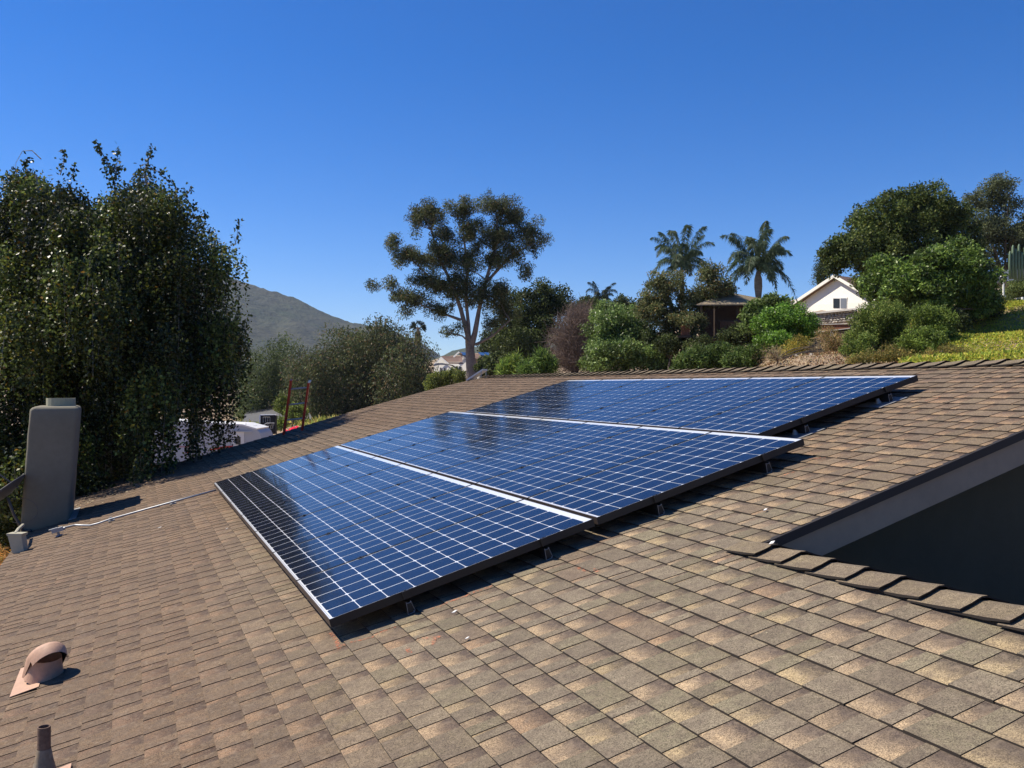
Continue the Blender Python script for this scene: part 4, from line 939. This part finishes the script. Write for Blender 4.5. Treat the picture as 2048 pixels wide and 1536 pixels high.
make_tree('dry_scrub', 'dry brown scrub on the rocky slope below the stone wall', [(1668, 690, 24, 20, 18), (1655, 668, 26, 18, 12)], on_ground(1665, 24), 4000, .07, .016, [(.16, .10, .07), (.12, .09, .05), (.07, .07, .03)], clumps=40, spread=.2, trunk_r=.03, cat='shrub', up=.5)
make_tree('hedge', 'clipped dark hedge below the column cactus at the right edge', [(2035, 580, 36, 28, 18), (2060, 575, 36, 24, 20)], on_ground(2040, 36), 9000, .08, .04, [(.05, .07, .03), (.075, .095, .045)], clumps=70, spread=.3, trunk_r=.06, cat='hedge')
make_tree('dark_shrub', 'shaded dark shrub in the hollow between fig tree and grassy bank', [(1950, 620, 29, 44, 18), (1990, 605, 31, 30, 14), (1915, 640, 27, 24, 16)], on_ground(1950, 30), 11000, .09, .045, DKG, clumps=70, spread=.3, trunk_r=.05, cat='shrub')
make_tree('dry_shrub', 'orange dry shrub below the eave in the lower left corner', [(2, 1120, 13, 26, 26, .5), (-40, 1140, 13, 40, 40, .8)], on_ground(-30, 13), 3500, .07, .012, [(.30, .15, .06), (.22, .12, .06), (.12, .10, .05)], clumps=40, spread=.14, trunk_r=.02, cat='shrub')
make_tree('garden_shrub', 'dark undergrowth at the foot of the weeping birch behind the chimney', [(60, 960, 21, 130, 50), (240, 965, 21, 100, 40), (-120, 960, 21, 100, 60), (20, 1060, 17, 60, 50, 1)], on_ground(120, 21), 26000, .09, .06, [(.02, .03, .012), (.035, .045, .018), (.06, .055, .02)], clumps=160, spread=.4, trunk_r=.06, cat='shrub')
make_tree('bougainvillea', 'bright pink bougainvillea just past the roof edge by the ladder', [(590, 862, 30, 18, 6, .4), (575, 866, 30, 8, 4, .3)], on_ground(588, 30), 1800, .05, .04, [(.45, .03, .10), (.55, .05, .16), (.06, .08, .03)], [.45, .35, .2], clumps=26, spread=.10, trunk_r=.02, cat='shrub', material='pink')

# ground cover on the bank at the right
def bank_grass():
    n = 420000; lat = rng.uniform(4.5, 24, n); dep = rng.uniform(11.5, 33, n)
    px = 1024+lat/dep*F; keep = (px > 1800) & (px < 2300); lat, dep = lat[keep], dep[keep]; n = len(lat)
    z = ground_z(lat, dep)+(fbm(lat*.7, dep*.7, 3)-.5)*.25
    lump = fbm(lat*1.3, dep*1.3, 3, 11)
    P = CAM*np.array([1, 1, 0])+np.outer(lat, RT)+np.outer(dep, FH); P[:, 2] = z+rng.random(n)*.20*lump
    a = [(.15, .175, .03), (.21, .215, .04), (.09, .13, .026), (.24, .19, .06)]
    p, f, c = leaves(P, .065, .03, -.5, a, [.35, .3, .2, .15], .3)
    new_obj('ground_cover', fast_mesh('ground_cover', p, f, M['leaf'], col=c), kind='stuff')
    n = 45000; px = rng.uniform(1500, 1830, n); dep = rng.uniform(15, 34, n); lat = (px-1024)/F*dep
    z = ground_z(lat, dep)+(fbm(lat*.7, dep*.7, 3)-.5)*.25
    P = CAM*np.array([1, 1, 0])+np.outer(lat, RT)+np.outer(dep, FH); P[:, 2] = z+.02
    p, f, c = leaves(P, .045, .032, -.2, [(.15, .10, .075), (.30, .25, .21), (.10, .05, .036), (.05, .05, .022)], [.35, .15, .35, .15], .3)
    new_obj('leaf_litter', fast_mesh('leaf_litter', p, f, M['leaf'], col=c), kind='stuff')
bank_grass()

# ---- palms
def frond(mb_pts, start, dirh_, L, rise, droop_, nleaf, ll, lw, hang, tone):
    t = np.linspace(0, 1, 12); P = start+np.outer(t*L, dirh_)*(1-.18*t[:, None])+np.outer(rise*t*L-droop_*t**2*L, [0, 0, 1.])
    tl = rng.uniform(.12, 1, nleaf); B = np.stack([np.interp(tl, t, P[:, i]) for i in range(3)], 1)
    side = np.cross(dirh_, (0, 0, 1.)); side /= np.linalg.norm(side); s = rng.choice([-1, 1], nleaf)[:, None]
    d = side*s*.65+dirh_*.35+np.outer(-hang*rng.uniform(.3, 1.4, nleaf), [0, 0, 1.])+rng.normal(0, .22, (nleaf, 3)); d /= np.linalg.norm(d, axis=1, keepdims=True)
    l_ = (ll*(np.sin(np.clip(tl, .05, .97)*math.pi)**.5))[:, None]*rng.uniform(.7, 1.1, (nleaf, 1)); b = np.cross(d, dirh_+rng.normal(0, .4, (nleaf, 3))); b /= np.linalg.norm(b, axis=1, keepdims=True)
    mid = B+d*l_*.5; tip = mid+(d*.5+np.array([0, 0, -.42*hang]))*l_
    Q = np.stack([B, mid+b*lw/2, tip, mid-b*lw/2], 1).reshape(-1, 3); f = np.arange(len(Q)).reshape(-1, 4)
    c = np.repeat(np.array([tone])*rng.uniform(.65, 1.35, (nleaf, 1)), 4, 0)
    # rachis as thin quads
    rq = []
    for i in range(11): rq.append([P[i]-side*.02, P[i]+side*.02, P[i+1]+side*.014, P[i+1]-side*.014])
    rq = np.array(rq).reshape(-1, 3)
    return np.concatenate([Q, rq]), np.concatenate([f, np.arange(len(rq)).reshape(-1, 4)+len(Q)]), np.concatenate([c, np.tile([[.10, .11, .05]], (len(rq), 1))])
def queen_palm(label, D, tx, ty, bx_, by_, scale, dirs, tone, rtr=.13, bulge=False, spear=True):
    base = at(bx_, by_, D); hd = at(tx, ty, D); r = root('queen_palm', base, label, 'palm tree', 'queen palms above the hillside garden')
    tb = MB(); pts = [base-np.array([0, 0, .8]), base]+[base*(1-t)+hd*t for t in (.3, .5, .7, .85)]+[hd]; rd = [rtr*1.1, rtr]+[rtr*.95, rtr*1.0, rtr*.9, rtr*.8]+[rtr*.5]
    if bulge: rd = [rtr, rtr, rtr, rtr*1.05, rtr*1.5, rtr*1.45, rtr*.6]
    tb.tube(pts, rd, 10, cap=False); tb.build('trunk', M['palm_trunk'], r, smooth=True)
    for (az, L, rise, dr) in dirs:
        dh = RT*math.cos(az)+FH*math.sin(az); q = frond(None, hd, dh, L*scale, rise, dr, int(210*scale+30), .42*scale, .032*scale, .62, tone)
        leaf_obj([q], 'frond', M['leaf'], r)
    if spear: MB().tube([hd, hd+np.array([0, 0, 1.1*scale])], [.03, .012], 5).build('spear_leaf', M['palm_trunk'], r)
    return r
def dirset(seed, n, L, asym=0):
    r = random.Random(seed); return [(2.39996*i+r.uniform(-.2, .2), L*r.uniform(.75, 1.1), .75+1.75*(i+.5)/n+r.uniform(-.1, .1), r.uniform(1.15, 1.5)) for i in range(n)]
PT_ = (.085, .125, .068)
queen_palm('queen palm with split crown rising behind the airy tree', 46, 1363, 535, 1366, 700, 1.0, dirset(3, 24, 1.9), PT_, .15)
queen_palm('queen palm with bulging trunk standing alone against the sky', 40, 1516, 542, 1518, 650, 1.0, dirset(8, 26, 1.95), PT_, .125, True, False)
queen_palm('small distant dark palm left of the airy tree', 75, 1203, 600, 1205, 700, .9, dirset(5, 15, 1.8), (.03, .045, .028), .15, False, False)
# fan palm far left of the eucalyptus
def fan_palm():
    D = 150; base = on_ground(837, D); hd = at(836, 655, D); r = root('fan_palm', base, 'shaggy fan palm far away above the grey-green trees', 'palm tree')
    MB().tube([base, hd], [.35, .3], 8, cap=False).build('trunk', M['palm_trunk'], r)
    C = []
    for i in range(34):
        d = unit(1)[0]; d[2] = abs(d[2])*1.0-.25; d /= np.linalg.norm(d)
        n_ = 14; t = rng.random((n_, 1)); tip = hd+d*1.35; 
        s_ = np.cross(d, unit(1)[0]); s_ /= np.linalg.norm(s_)
        a = rng.uniform(-.9, .9, n_); dv = np.outer(np.cos(a), d)+np.outer(np.sin(a), s_); st = hd+d*.6
        Q = np.stack([np.tile(st, (n_, 1)), st+dv*.5+.05, st+dv*1.05-np.array([0, 0, .15]), st+dv*.5-.05], 1).reshape(-1, 3)
        C.append((Q, np.arange(len(Q)).reshape(-1, 4), np.tile([[.045, .055, .03]], (len(Q), 1))*np.repeat(rng.uniform(.5, 1.5, (n_, 1)), 4, 0)))
    leaf_obj(C, 'crown', M['leaf'], r)
    sk = leaves(in_ell(700, hd-np.array([0, 0, 1.5]), .55, 1.3, .55, .5), .7, .12, 2.5, [(.12, .09, .05), (.08, .06, .04)]); leaf_obj([sk], 'dead_fronds', M['leaf'], r)
fan_palm()

# ------------------------------------------------------------------ background buildings
def frame_from(D, px, py):
    return at(px, py, D)
def gable_house():
    """white house on the hill, its gable turned towards the left"""
    P = lambda x, y, d=0: at(x, y, 47-(x-1592)/150*5+d)
    nb = RT*.80+FH*.60; nb /= np.linalg.norm(nb)
    r = root('hillside_house', P(1640, 640), 'white stucco house gable on the hill left of the huge evergreen', 'house')
    back_ = nb*9
    pts = [P(1594, 662), P(1594, 612), P(1668, 557), P(1750, 603), P(1750, 662)]
    MB().prism(pts, back_).build('wall', M['whitewall'], r)
    ov = -nb*.28; up = np.array([0, 0, .12]); q = lambda x, y: P(x, y)
    rdg = q(1675, 551); le = q(1583, 612); re_ = q(1765, 604)
    MB().prism([rdg+ov, le+ov, le+ov-up, rdg+ov-up], back_-ov).build('roof', M['brownroof'], r)
    MB().prism([rdg+ov, re_+ov, re_+ov-up, rdg+ov-up], back_-ov).build('roof', M['brownroof'], r)
    for a, b in ((rdg, le), (rdg, re_)):
        MB().prism([a+ov+up*.3, b+ov+up*.3, b+ov-up*1.1, a+ov-up*1.1], -nb*.05).build('bargeboard', M['whitewall'], r)
    f = lambda x, y, k: P(x, y)-nb*k
    wo_ = MB().prism([f(1668, 595, .06), f(1697, 595, .06), f(1697, 618, .06), f(1668, 618, .06)], -nb*.05).build('window', M['white'], r)
    MB().prism([f(1669.5, 597.5, .12), f(1682, 597.5, .12), f(1682, 616.5, .12), f(1669.5, 616.5, .12)], -nb*.01).build('pane', M['glass'], wo_)
    MB().prism([f(1684, 597.0, .12), f(1695.5, 597.0, .12), f(1695.5, 616.5, .12), f(1684, 616.5, .12)], -nb*.01).build('pane', M['rvgrey'], wo_)
gable_house()
def far_house():
    D = 95; s = PX(D); P = lambda x, y, d=0: at(x, y, D-(x-868)*.05+d)
    r = root('far_house', P(920, 750), 'distant cream house with two white gables and brown roof behind the eucalyptus', 'house')
    MB().prism([P(868, 760), P(868, 728), P(882, 716), P(897, 728), P(897, 760)], FH*8).build('wall', M['whitewall'], r)
    MB().prism([P(895, 760), P(895, 724), P(935, 724), P(935, 760)], FH*.3+RT*0).build('wall', M['whitewall'], r)
    MB().prism([P(925, 760), P(925, 712), P(936, 704), P(966, 726), P(966, 760)], FH*8).build('wall', M['whitewall'], r)
    MB().prism([P(884, 712, 1), P(930, 712, 4), P(934, 725, 0), P(892, 724.5, 0)], np.array([0, 0, -.15])).build('roof', M['brownroof'], r)
    MB().prism([P(918, 705.5, -.6), P(936, 705.5, 2), P(980, 710, 2), P(985, 728, -.3), P(940, 725, -.3)], np.array([0, 0, -.15])).build('roof', M['brownroof'], r)
    for pts in ([(882, 713), (867, 728), (869.5, 729), (882, 716)], [(882, 713), (898.5, 727.5), (895.5, 728.5), (882, 716)], [(917, 703), (906, 713), (908, 715), (917, 706.5)], [(917, 703), (940, 722), (940, 727), (917, 706.5)]):
        MB().prism([P(x, y, -.5) for x, y in pts], FH*.1).build('bargeboard', M['white'], r)
    for (x, y, w_, h) in ((880, 735, 3, 12), (887, 735, 3, 12), (911, 732, 4, 8), (917, 732, 5, 8)):
        w1 = MB().prism([P(x, y, -.05), P(x+w_, y, -.05), P(x+w_, y+h, -.05), P(x, y+h, -.05)], -FH*.05).build('window', M['white'], r)
        MB().prism([P(x+.5, y+.6, -.12), P(x+w_-.5, y+.6, -.12), P(x+w_-.5, y+h-.6, -.12), P(x+.5, y+h-.6, -.12)], -FH*.02).build('pane', M['glass'], w1)
    for i, (x0_, x1_) in enumerate(((921, 934), (956, 967), (968, 979))):
        MB().prism([P(x0_, 706.5, .5), P(x1_, 707.5, .5), P(x1_+5, 713, -1.2), P(x0_+5, 712, -1.2)], np.array([0, 0, .12])).build('roof_panel', M['pvblue'], r)
far_house()
def shelter():
    D = 37; P = lambda x, y, d=0: at(x, y, D+d)
    r = root('thatched_shelter', P(1460, 690), 'brown thatched garden shelter behind the airy tree', 'shelter')
    apex = P(1455, 584, 1.6); c4 = [P(1392, 609, -.3), P(1506, 608, -.1), P(1556, 603, 3.2), P(1425, 603, 3.2)]
    m = MB(); vs = [apex]+c4+[q-np.array([0, 0, .05]) for q in c4]
    m.add(vs, [(0, 1, 2), (0, 2, 3), (0, 3, 4), (0, 4, 1), (1, 5, 6, 2), (2, 6, 7, 3), (3, 7, 8, 4), (4, 8, 5, 1), (5, 8, 7, 6)]); m.build('roof', M['thatch'], r)
    for (x, d) in ((1403, .3), (1474, .3), (1500, .3), (1430, 3.2), (1530, 3.2)): MB().tube([P(x, 605, d), P(x, 700, d)], .06, 8).build('post', M['dkwood'], r)
    MB().prism([P(1400, 606, 3.4), P(1550, 606, 3.4), P(1550, 690, 3.4), P(1400, 690, 3.4)], FH*.1).build('back_wall', M['dkwood'], r)
    MB().prism([P(1476, 622, 3.2), P(1508, 622, 3.2), P(1508, 645, 3.2), P(1476, 645, 3.2)], FH*.05).build('window', M['redwood'], r)
    for i in range(22):
        x = 1441+i*3.0; MB().prism([P(x, 642), P(x+1.4, 642), P(x+1.4, 672), P(x, 672)], FH*.04).build('baluster', M['redwood'], r)
    MB().prism([P(1438, 640), P(1510, 640), P(1510, 643), P(1438, 643)], FH*.08).build('handrail', M['dkwood'], r)
    MB().prism([P(1385, 672, -.2), P(1512, 672, -.2), P(1512, 676, -.2), P(1385, 676, -.2)], FH*4).build('deck', M['dkwood'], r)
    # lit redwood end of the deck seen through the tree
    for i in range(6):
        x = 1362.5+i*2.9; MB().prism([P(x, 650, -.4), P(x+2.5, 650, -.4), P(x+2.5, 671, -.4), P(x, 671, -.4)], FH*.05).build('deck_board', M['redwood'], r)
    MB().prism([P(1355, 671, -.5), P(1382, 671, -.5), P(1382, 675, -.5), P(1355, 675, -.5)], FH*2).build('deck_rim', M['dkwood'], r)
shelter()
def stone_wall():
    D = 37; r = root('stone_wall', at(1660, 652, D), 'low grey rubble stone wall under the white gabled house', 'stone wall')
    rr_ = random.Random(5); y = 650.5; row = 0
    while y > 627:
        h = rr_.uniform(3.2, 4.6); x = 1622+rr_.uniform(0, 4)
        while x < 1712:
            w_ = rr_.uniform(4, 9); tilt = (x-1622)*-.10
            c = at(x+w_/2, y-h/2+tilt, D-(x-1622)*.026); s = PX(D)
            m = MB(); q = [(math.cos(a)*w_*.5*s*rr_.uniform(.82, 1.0), math.sin(a)*h*.5*s*rr_.uniform(.85, 1.05)) for a in np.linspace(.4, .4+2*math.pi, 8)[:-1]]
            wdir = (RT*.63-FH*.78); nf_ = -(RT*.78+FH*.63); front = [c+wdir*a*1.25+nf_*(.12+rr_.uniform(0, .05))+np.array([0, 0, b*.8]) for a, b in q]; backp = [c+wdir*a*1.5+np.array([0, 0, b]) for a, b in q]
            m.add(front+backp, [tuple(range(7))[::-1]]+[(i, (i+1) % 7, 7+(i+1) % 7, 7+i) for i in range(7)])
            m.build('stone', M['stone'], r); x += w_+.3
        y -= h+.2; row += 1
    MB().prism([at(1620, 652, D+.06), at(1714, 643, D-2.3), at(1714, 618, D-2.3), at(1620, 628, D+.06)], FH*.4).build('core', M['stone'], r)
    MB().prism([at(1622, 625, D-.25), at(1712, 616, D-2.7), at(1712, 619.5, D-2.7), at(1622, 628.5, D-.25)], FH*.5).build('coping', M['conc'], r)
stone_wall()
def terrace(label, D, xa, ya, xb, yb, h, mt):
    r = root('retaining_wall', at(xa, ya+h, D), label, 'retaining wall', 'timber retaining walls on the slope')
    s = 3
    for i in range(s):
        MB().prism([at(xa, ya+h*i/s, D), at(xb, yb+h*i/s, D-1.2), at(xb, yb+h*(i+.93)/s, D-1.2), at(xa, ya+h*(i+.93)/s, D)], FH*.15).build('board', mt, r)
    MB().prism([at(xa, ya-1.4, D-.06), at(xb, yb-1.4, D-1.26), at(xb, yb, D-1.26), at(xa, ya, D-.06)], FH*.2).build('cap', M['conc'], r)
terrace('upper reddish timber retaining wall below the stone wall', 33, 1626, 650, 1700, 648, 10, M['redwood'])
terrace('lower timber retaining wall with pale cap in the shade', 29, 1622, 667, 1700, 657, 14, M['dkwood'])
# rocks on the slope
rr_ = random.Random(9)
for i in range(16):
    D = rr_.uniform(18, 24); px = rr_.uniform(1560, 1700); c = on_ground(px, D, .02); q = rr_.uniform(.05, .12)
    m = MB(); vs = [c+np.array([math.cos(a)*q*rr_.uniform(.7, 1.1), math.sin(a)*q*rr_.uniform(.7, 1.1), 0]) for a in np.linspace(0, 2*math.pi, 7)[:-1]]
    vs2 = [v_*.45+c*.55+np.array([0, 0, q*rr_.uniform(.5, .8)]) for v_ in vs]; m.add(vs+vs2, [(k_, (k_+1) % 6, 6+(k_+1) % 6, 6+k_) for k_ in range(6)]+[tuple(range(6, 12))])
    tag(m.build('slope_rock', M['stone']), 'small pale rock lying loose on the reddish slope, like the others around it', 'rock', 'pale rocks on the slope')
# right edge: kerb, garden lamp, cactus, white block
r = root('garden_wall', at(1960, 640, 31), 'pale concrete garden wall curving above the grassy bank', 'garden wall')
MB().prism([at(1930, 640, 29), at(1990, 626, 30.5), at(2020, 620, 31), at(2100, 616, 32), at(2100, 622, 32), at(2020, 627, 31), at(1990, 634, 30.5), at(1930, 648, 29)], FH*.25).build('wall', M['conc'], r)
MB().prism([at(2033, 596, 31.4), at(2045, 594, 31.4), at(2045, 620, 31.4), at(2033, 620, 31.4)], FH*.4).build('pillar', M['conc'], r)
MB().prism([at(2045.3, 594, 31.3), at(2080, 593, 31.3), at(2080, 618, 31.3), at(2045.3, 619, 31.3)], FH*.4).build('panel', M['white'], r)
r = root('garden_lamp', at(2007, 592, 33), 'cream garden lamp with bowl top left of the column cactus', 'garden lamp')
MB().tube([at(2007, 592, 33), at(2007, 560, 33)], .035, 8).build('post', M['whitewall'], r)
MB().tube([at(2007, 561, 33), at(2007, 556, 33), at(2007, 550.5, 33)], [.04, .09, .115], 12).build('bowl', M['whitewall'], r, smooth=True)
MB().prism([at(1995, 590, 33), at(2012, 590, 33), at(2012, 594, 33), at(1995, 594, 33)], FH*.3).build('base', M['whitewall'], r)
r = root('column_cactus', at(2030, 560, 35), 'tall ribbed column cactus at the right edge above the hedge', 'cactus')
for (x, y0_, y1_, q) in ((2020, 558, 502, .05), (2026, 558, 490, .055), (2032, 560, 497, .05), (2038, 560, 488, .05), (2044, 560, 504, .05), (2050, 560, 492, .05)):
    MB().tube([at(x, y0_, 35), at(x-.5, (y0_+y1_)/2, 35), at(x, y1_+4, 35), at(x, y1_, 35)], [q, q, q*.9, q*.3], 9).build('stem', M['cactus'], r, smooth=True)
tag(MB().prism([at(2010, 540, 39), at(2080, 536, 39), at(2080, 562, 39), at(2010, 562, 39)], FH*3).build('garden_shed', M['whitewall']), 'white shed wall glimpsed behind the column cactus', 'shed')

# ------------------------------------------------------------------ street side: trailer, hoop, lamp, ladder
def trailer():
    D = 50; P = lambda x, y, d=0: at(x, y, D+d); wd = FH*2.4
    r = root('travel_trailer', P(420, 935), 'white travel trailer with red stripes parked behind the weeping birch', 'trailer')
    body = [P(262, 926), P(262, 846), P(300, 842), P(484, 851), P(512, 858), P(520, 866), P(527, 884), P(529, 905), P(520, 926)]
    MB().prism(body, wd).build('body', M['rv'], r)
    MB().prism([P(262, 843.5, -.02), P(300, 839.5, -.02), P(484, 848.5, -.02), P(514, 857, -.02), P(513, 859.5, -.02), P(484, 851.5, -.02), P(300, 842.5, -.02), P(262, 846.5, -.02)], FH*2.44).build('roof_trim', M['white'], r)
    for pts, mt in (([(262, 914), (300, 915), (300, 917), (262, 916)], 'rvred'), ([(322, 874), (345, 871), (345, 873), (322, 876)], 'rvred'), ([(330, 893), (380, 893), (380, 894.3), (330, 894.3)], 'rvred'), ([(420, 898), (450, 892), (492, 890), (492, 894), (452, 896), (420, 901)], 'rvred'), ([(370, 904), (395, 903), (395, 905), (370, 906)], 'rvred'),
                    ([(390, 894), (420, 888), (420, 889.2), (390, 895)], 'rvgrey'), ([(392, 899), (450, 904), (450, 905.2), (392, 900.4)], 'rvgrey'), ([(380, 902), (430, 905), (430, 906), (380, 903)], 'rvgrey')):
        MB().prism([P(x, y, -.012) for x, y in pts], FH*.01).build('stripe', M[mt], r)
    w1 = MB().prism([P(466, 864, -.03), P(488, 864, -.03), P(488, 893, -.03), P(466, 893, -.03)], FH*.02).build('door', M['white'], r)
    MB().prism([P(471, 874, -.05), P(481, 874, -.05), P(481, 889, -.05), P(471, 889, -.05)], FH*.015).build('pane', M['glass'], w1)
    MB().prism([P(466, 861, -.12), P(503, 863, -.12), P(503, 865, -.12), P(466, 863.3, -.12)], FH*.1).build('awning_rail', M['rv'], r)
    MB().prism([P(497, 852, .8), P(508, 851, .8), P(516, 856, .8), P(497, 856, .8)], FH*.6).build('roof_vent', M['white'], r)
    MB().prism([P(262, 926.5, .1), P(515, 926.5, .1), P(515, 932, .1), P(262, 932, .1)], FH*2.1).build('chassis', M['black'], r)
    for x in (370, 398):
        c = P(x, 934, .15); MB().tube([c, c+FH*.2], .34, 16).build('wheel', M['black'], r)
trailer()
def hoop():
    D = 55; P = lambda x, y, d=0: at(x, y, D+d)
    r = root('basketball_hoop', on_ground(536, D), 'black backboard with white target and hoop between trailer and ladder', 'basketball hoop')
    MB().prism([P(521, 831), P(551, 830), P(551, 868), P(521, 869)], FH*.35).build('backboard', M['darkhole'], r)
    MB().prism([P(519.5, 829), P(551.5, 829), P(551.5, 831), P(519.5, 831)], FH*.35).build('top_edge', M['white'], r)
    MB().prism([P(518.3, 831, -.01), P(520.8, 831, -.01), P(520.8, 846, -.01), P(518.3, 846, -.01)], FH*.3).build('side_edge', M['white'], r)
    t = MB(); 
    for a, b in (((526, 834), (540, 834)), ((526, 834), (526.5, 845)), ((540, 834), (540, 846)), ((531, 835), (531, 845)), ((535.5, 835), (535.5, 845))): t.tube([P(*a, -.03), P(*b, -.03)], .006, 4)
    t.build('target', M['white'], r)
    c = P(541, 846, -.35); ring_ = [c+.24*(RT*math.cos(a)+FH*math.sin(a)) for a in np.linspace(0, 2*math.pi, 17)]
    MB().tube(ring_, .008, 5, cap=False).build('rim', M['white'], r)
    nn_ = MB(); 
    for i in range(0, 16, 2): nn_.tube([ring_[i], c+(ring_[(i+1) % 16]-c)*.5-np.array([0, 0, .38])], .004, 3)
    nn_.build('net', M['white'], r)
    MB().tube([P(524, 852, -.2), P(534, 846, -.1)], .03, 5).build('arm', M['galv'], r)
    MB().tube([on_ground(536, D+.6), P(536, 850, .6)], .06, 8).build('pole', M['black'], r)
hoop()
def ladder():
    D = 16.3; r = None; b1, t1_ = at(564, 880, D+.12), at(580, 763, D-.18); b2, t2_ = at(604, 876, D+.12), at(621, 764.5, D-.18)
    d = (t1_-b1)/np.linalg.norm(t1_-b1); gz = -3.5
    base = b1-d*((b1[2]-gz)/d[2]); off = b2-b1
    r = root('extension_ladder', base, 'red fibreglass extension ladder rising above the far roof edge', 'ladder')
    q = off/np.linalg.norm(off); nrm_ = np.cross(d, q)
    for k_, (o_, top) in enumerate(((np.zeros(3), t1_), (off, t2_))):
        s_ = base+o_; m = MB(); L_ = np.linalg.norm(top-s_); sg_ = 1 if k_ == 0 else -1
        m.box(s_-nrm_*.04, d*L_, q*.014*sg_, nrm_*.08); m.box(s_-nrm_*.04+q*.014*sg_, d*L_, q*.025*sg_, nrm_*.010); m.box(s_+nrm_*.03+q*.014*sg_, d*L_, q*.025*sg_, nrm_*.010)
        m.build('side_rail', M['red'], r)
        MB().box(top-nrm_*.043-q*.003*sg_, d*.03, q*.045*sg_, nrm_*.086).build('end_cap', M['white'] if k_ else M['red'], r)
    L_ = np.linalg.norm(t1_-base); k_ = 0
    while True:
        s_ = L_-.155-k_*.305
        if s_ < .1: break
        MB().tube([base+d*s_, base+off+d*s_], .016, 8).build('rung', M['alu'], r); k_ += 1
ladder()
def street_lamp():
    D = 66; P = lambda x, y, d=0: at(x, y, D+d); base = on_ground(928, D)
    r = root('street_lamp', base, 'arched street lamp reaching left in front of the distant house', 'street lamp')
    MB().tube([base, P(928, 760), P(925, 748), P(916, 738), P(905, 731), P(892, 728)], [.1, .09, .08, .07, .05, .04], 8).build('arm', M['cable'], r, smooth=True)
    MB().prism([P(866, 730), P(872, 726.5), P(884, 726), P(893, 727.5), P(893, 730), P(880, 729.5), P(868, 732)], FH*.35).build('head', M['galv'], r)
street_lamp()
# street and dry verge
rd = MB(); q = [on_ground(x, D_, .06) for x, D_ in ((560, 70), (640, 84), (560, 140), (300, 150), (480, 96), (500, 72))]
tag(MB().add([on_ground(a, b, .05) for a, b in ((470, 62), (640, 62), (640, 84), (600, 110), (520, 150), (490, 150), (500, 110))], [(0, 1, 2, 3, 4, 5, 6)]).build('road', M['road']), kind='structure')
def verge():
    n = 9000; px = rng.uniform(480, 680, n); dep = rng.uniform(66, 150, n); lat = (px-1024)/F*dep
    keep = (np.abs(fbm(px/40, dep/12, 2, 4)-.5) > .06); lat, dep = lat[keep], dep[keep]
    P = CAM*np.array([1, 1, 0])+np.outer(lat, RT)+np.outer(dep, FH); P[:, 2] = ground_z(lat, dep)+.05
    p, f, c = leaves(P, .7, .16, -1.2, [(.26, .22, .10), (.16, .17, .06), (.10, .13, .04)], None, .3)
    new_obj('verge_grass', fast_mesh('verge_grass', p, f, M['leaf'], col=c), kind='stuff')
verge()
make_tree('roadside_bush', 'yellow-green bush seen between the ladder rails', [(590, 825, 64, 22, 22), (565, 815, 66, 14, 20), (560, 850, 64, 12, 14)], on_ground(585, 64), 6000, .16, .08, [(.075, .10, .025), (.11, .13, .04), (.05, .07, .02)], clumps=50, spread=.4, trunk_r=.05, cat='shrub')

# ------------------------------------------------------------------ air: light haze so the far hill fades
hm = bpy.data.materials.new('haze'); hm.use_nodes = True; hn = hm.node_tree.nodes
hn.remove(hn['Principled BSDF']); pv = hn.new('ShaderNodeVolumePrincipled'); pv.inputs['Color'].default_value = (.62, .76, 1, 1)
pv.inputs['Density'].default_value = .00011; pv.inputs['Anisotropy'].default_value = .2
hm.node_tree.links.new(pv.outputs[0], hn['Material Output'].inputs['Volume'])
MB().box((-6000, -6000, -60), (12000, 0, 0), (0, 12000, 0), (0, 0, 480)).build('haze', hm, kind='stuff')
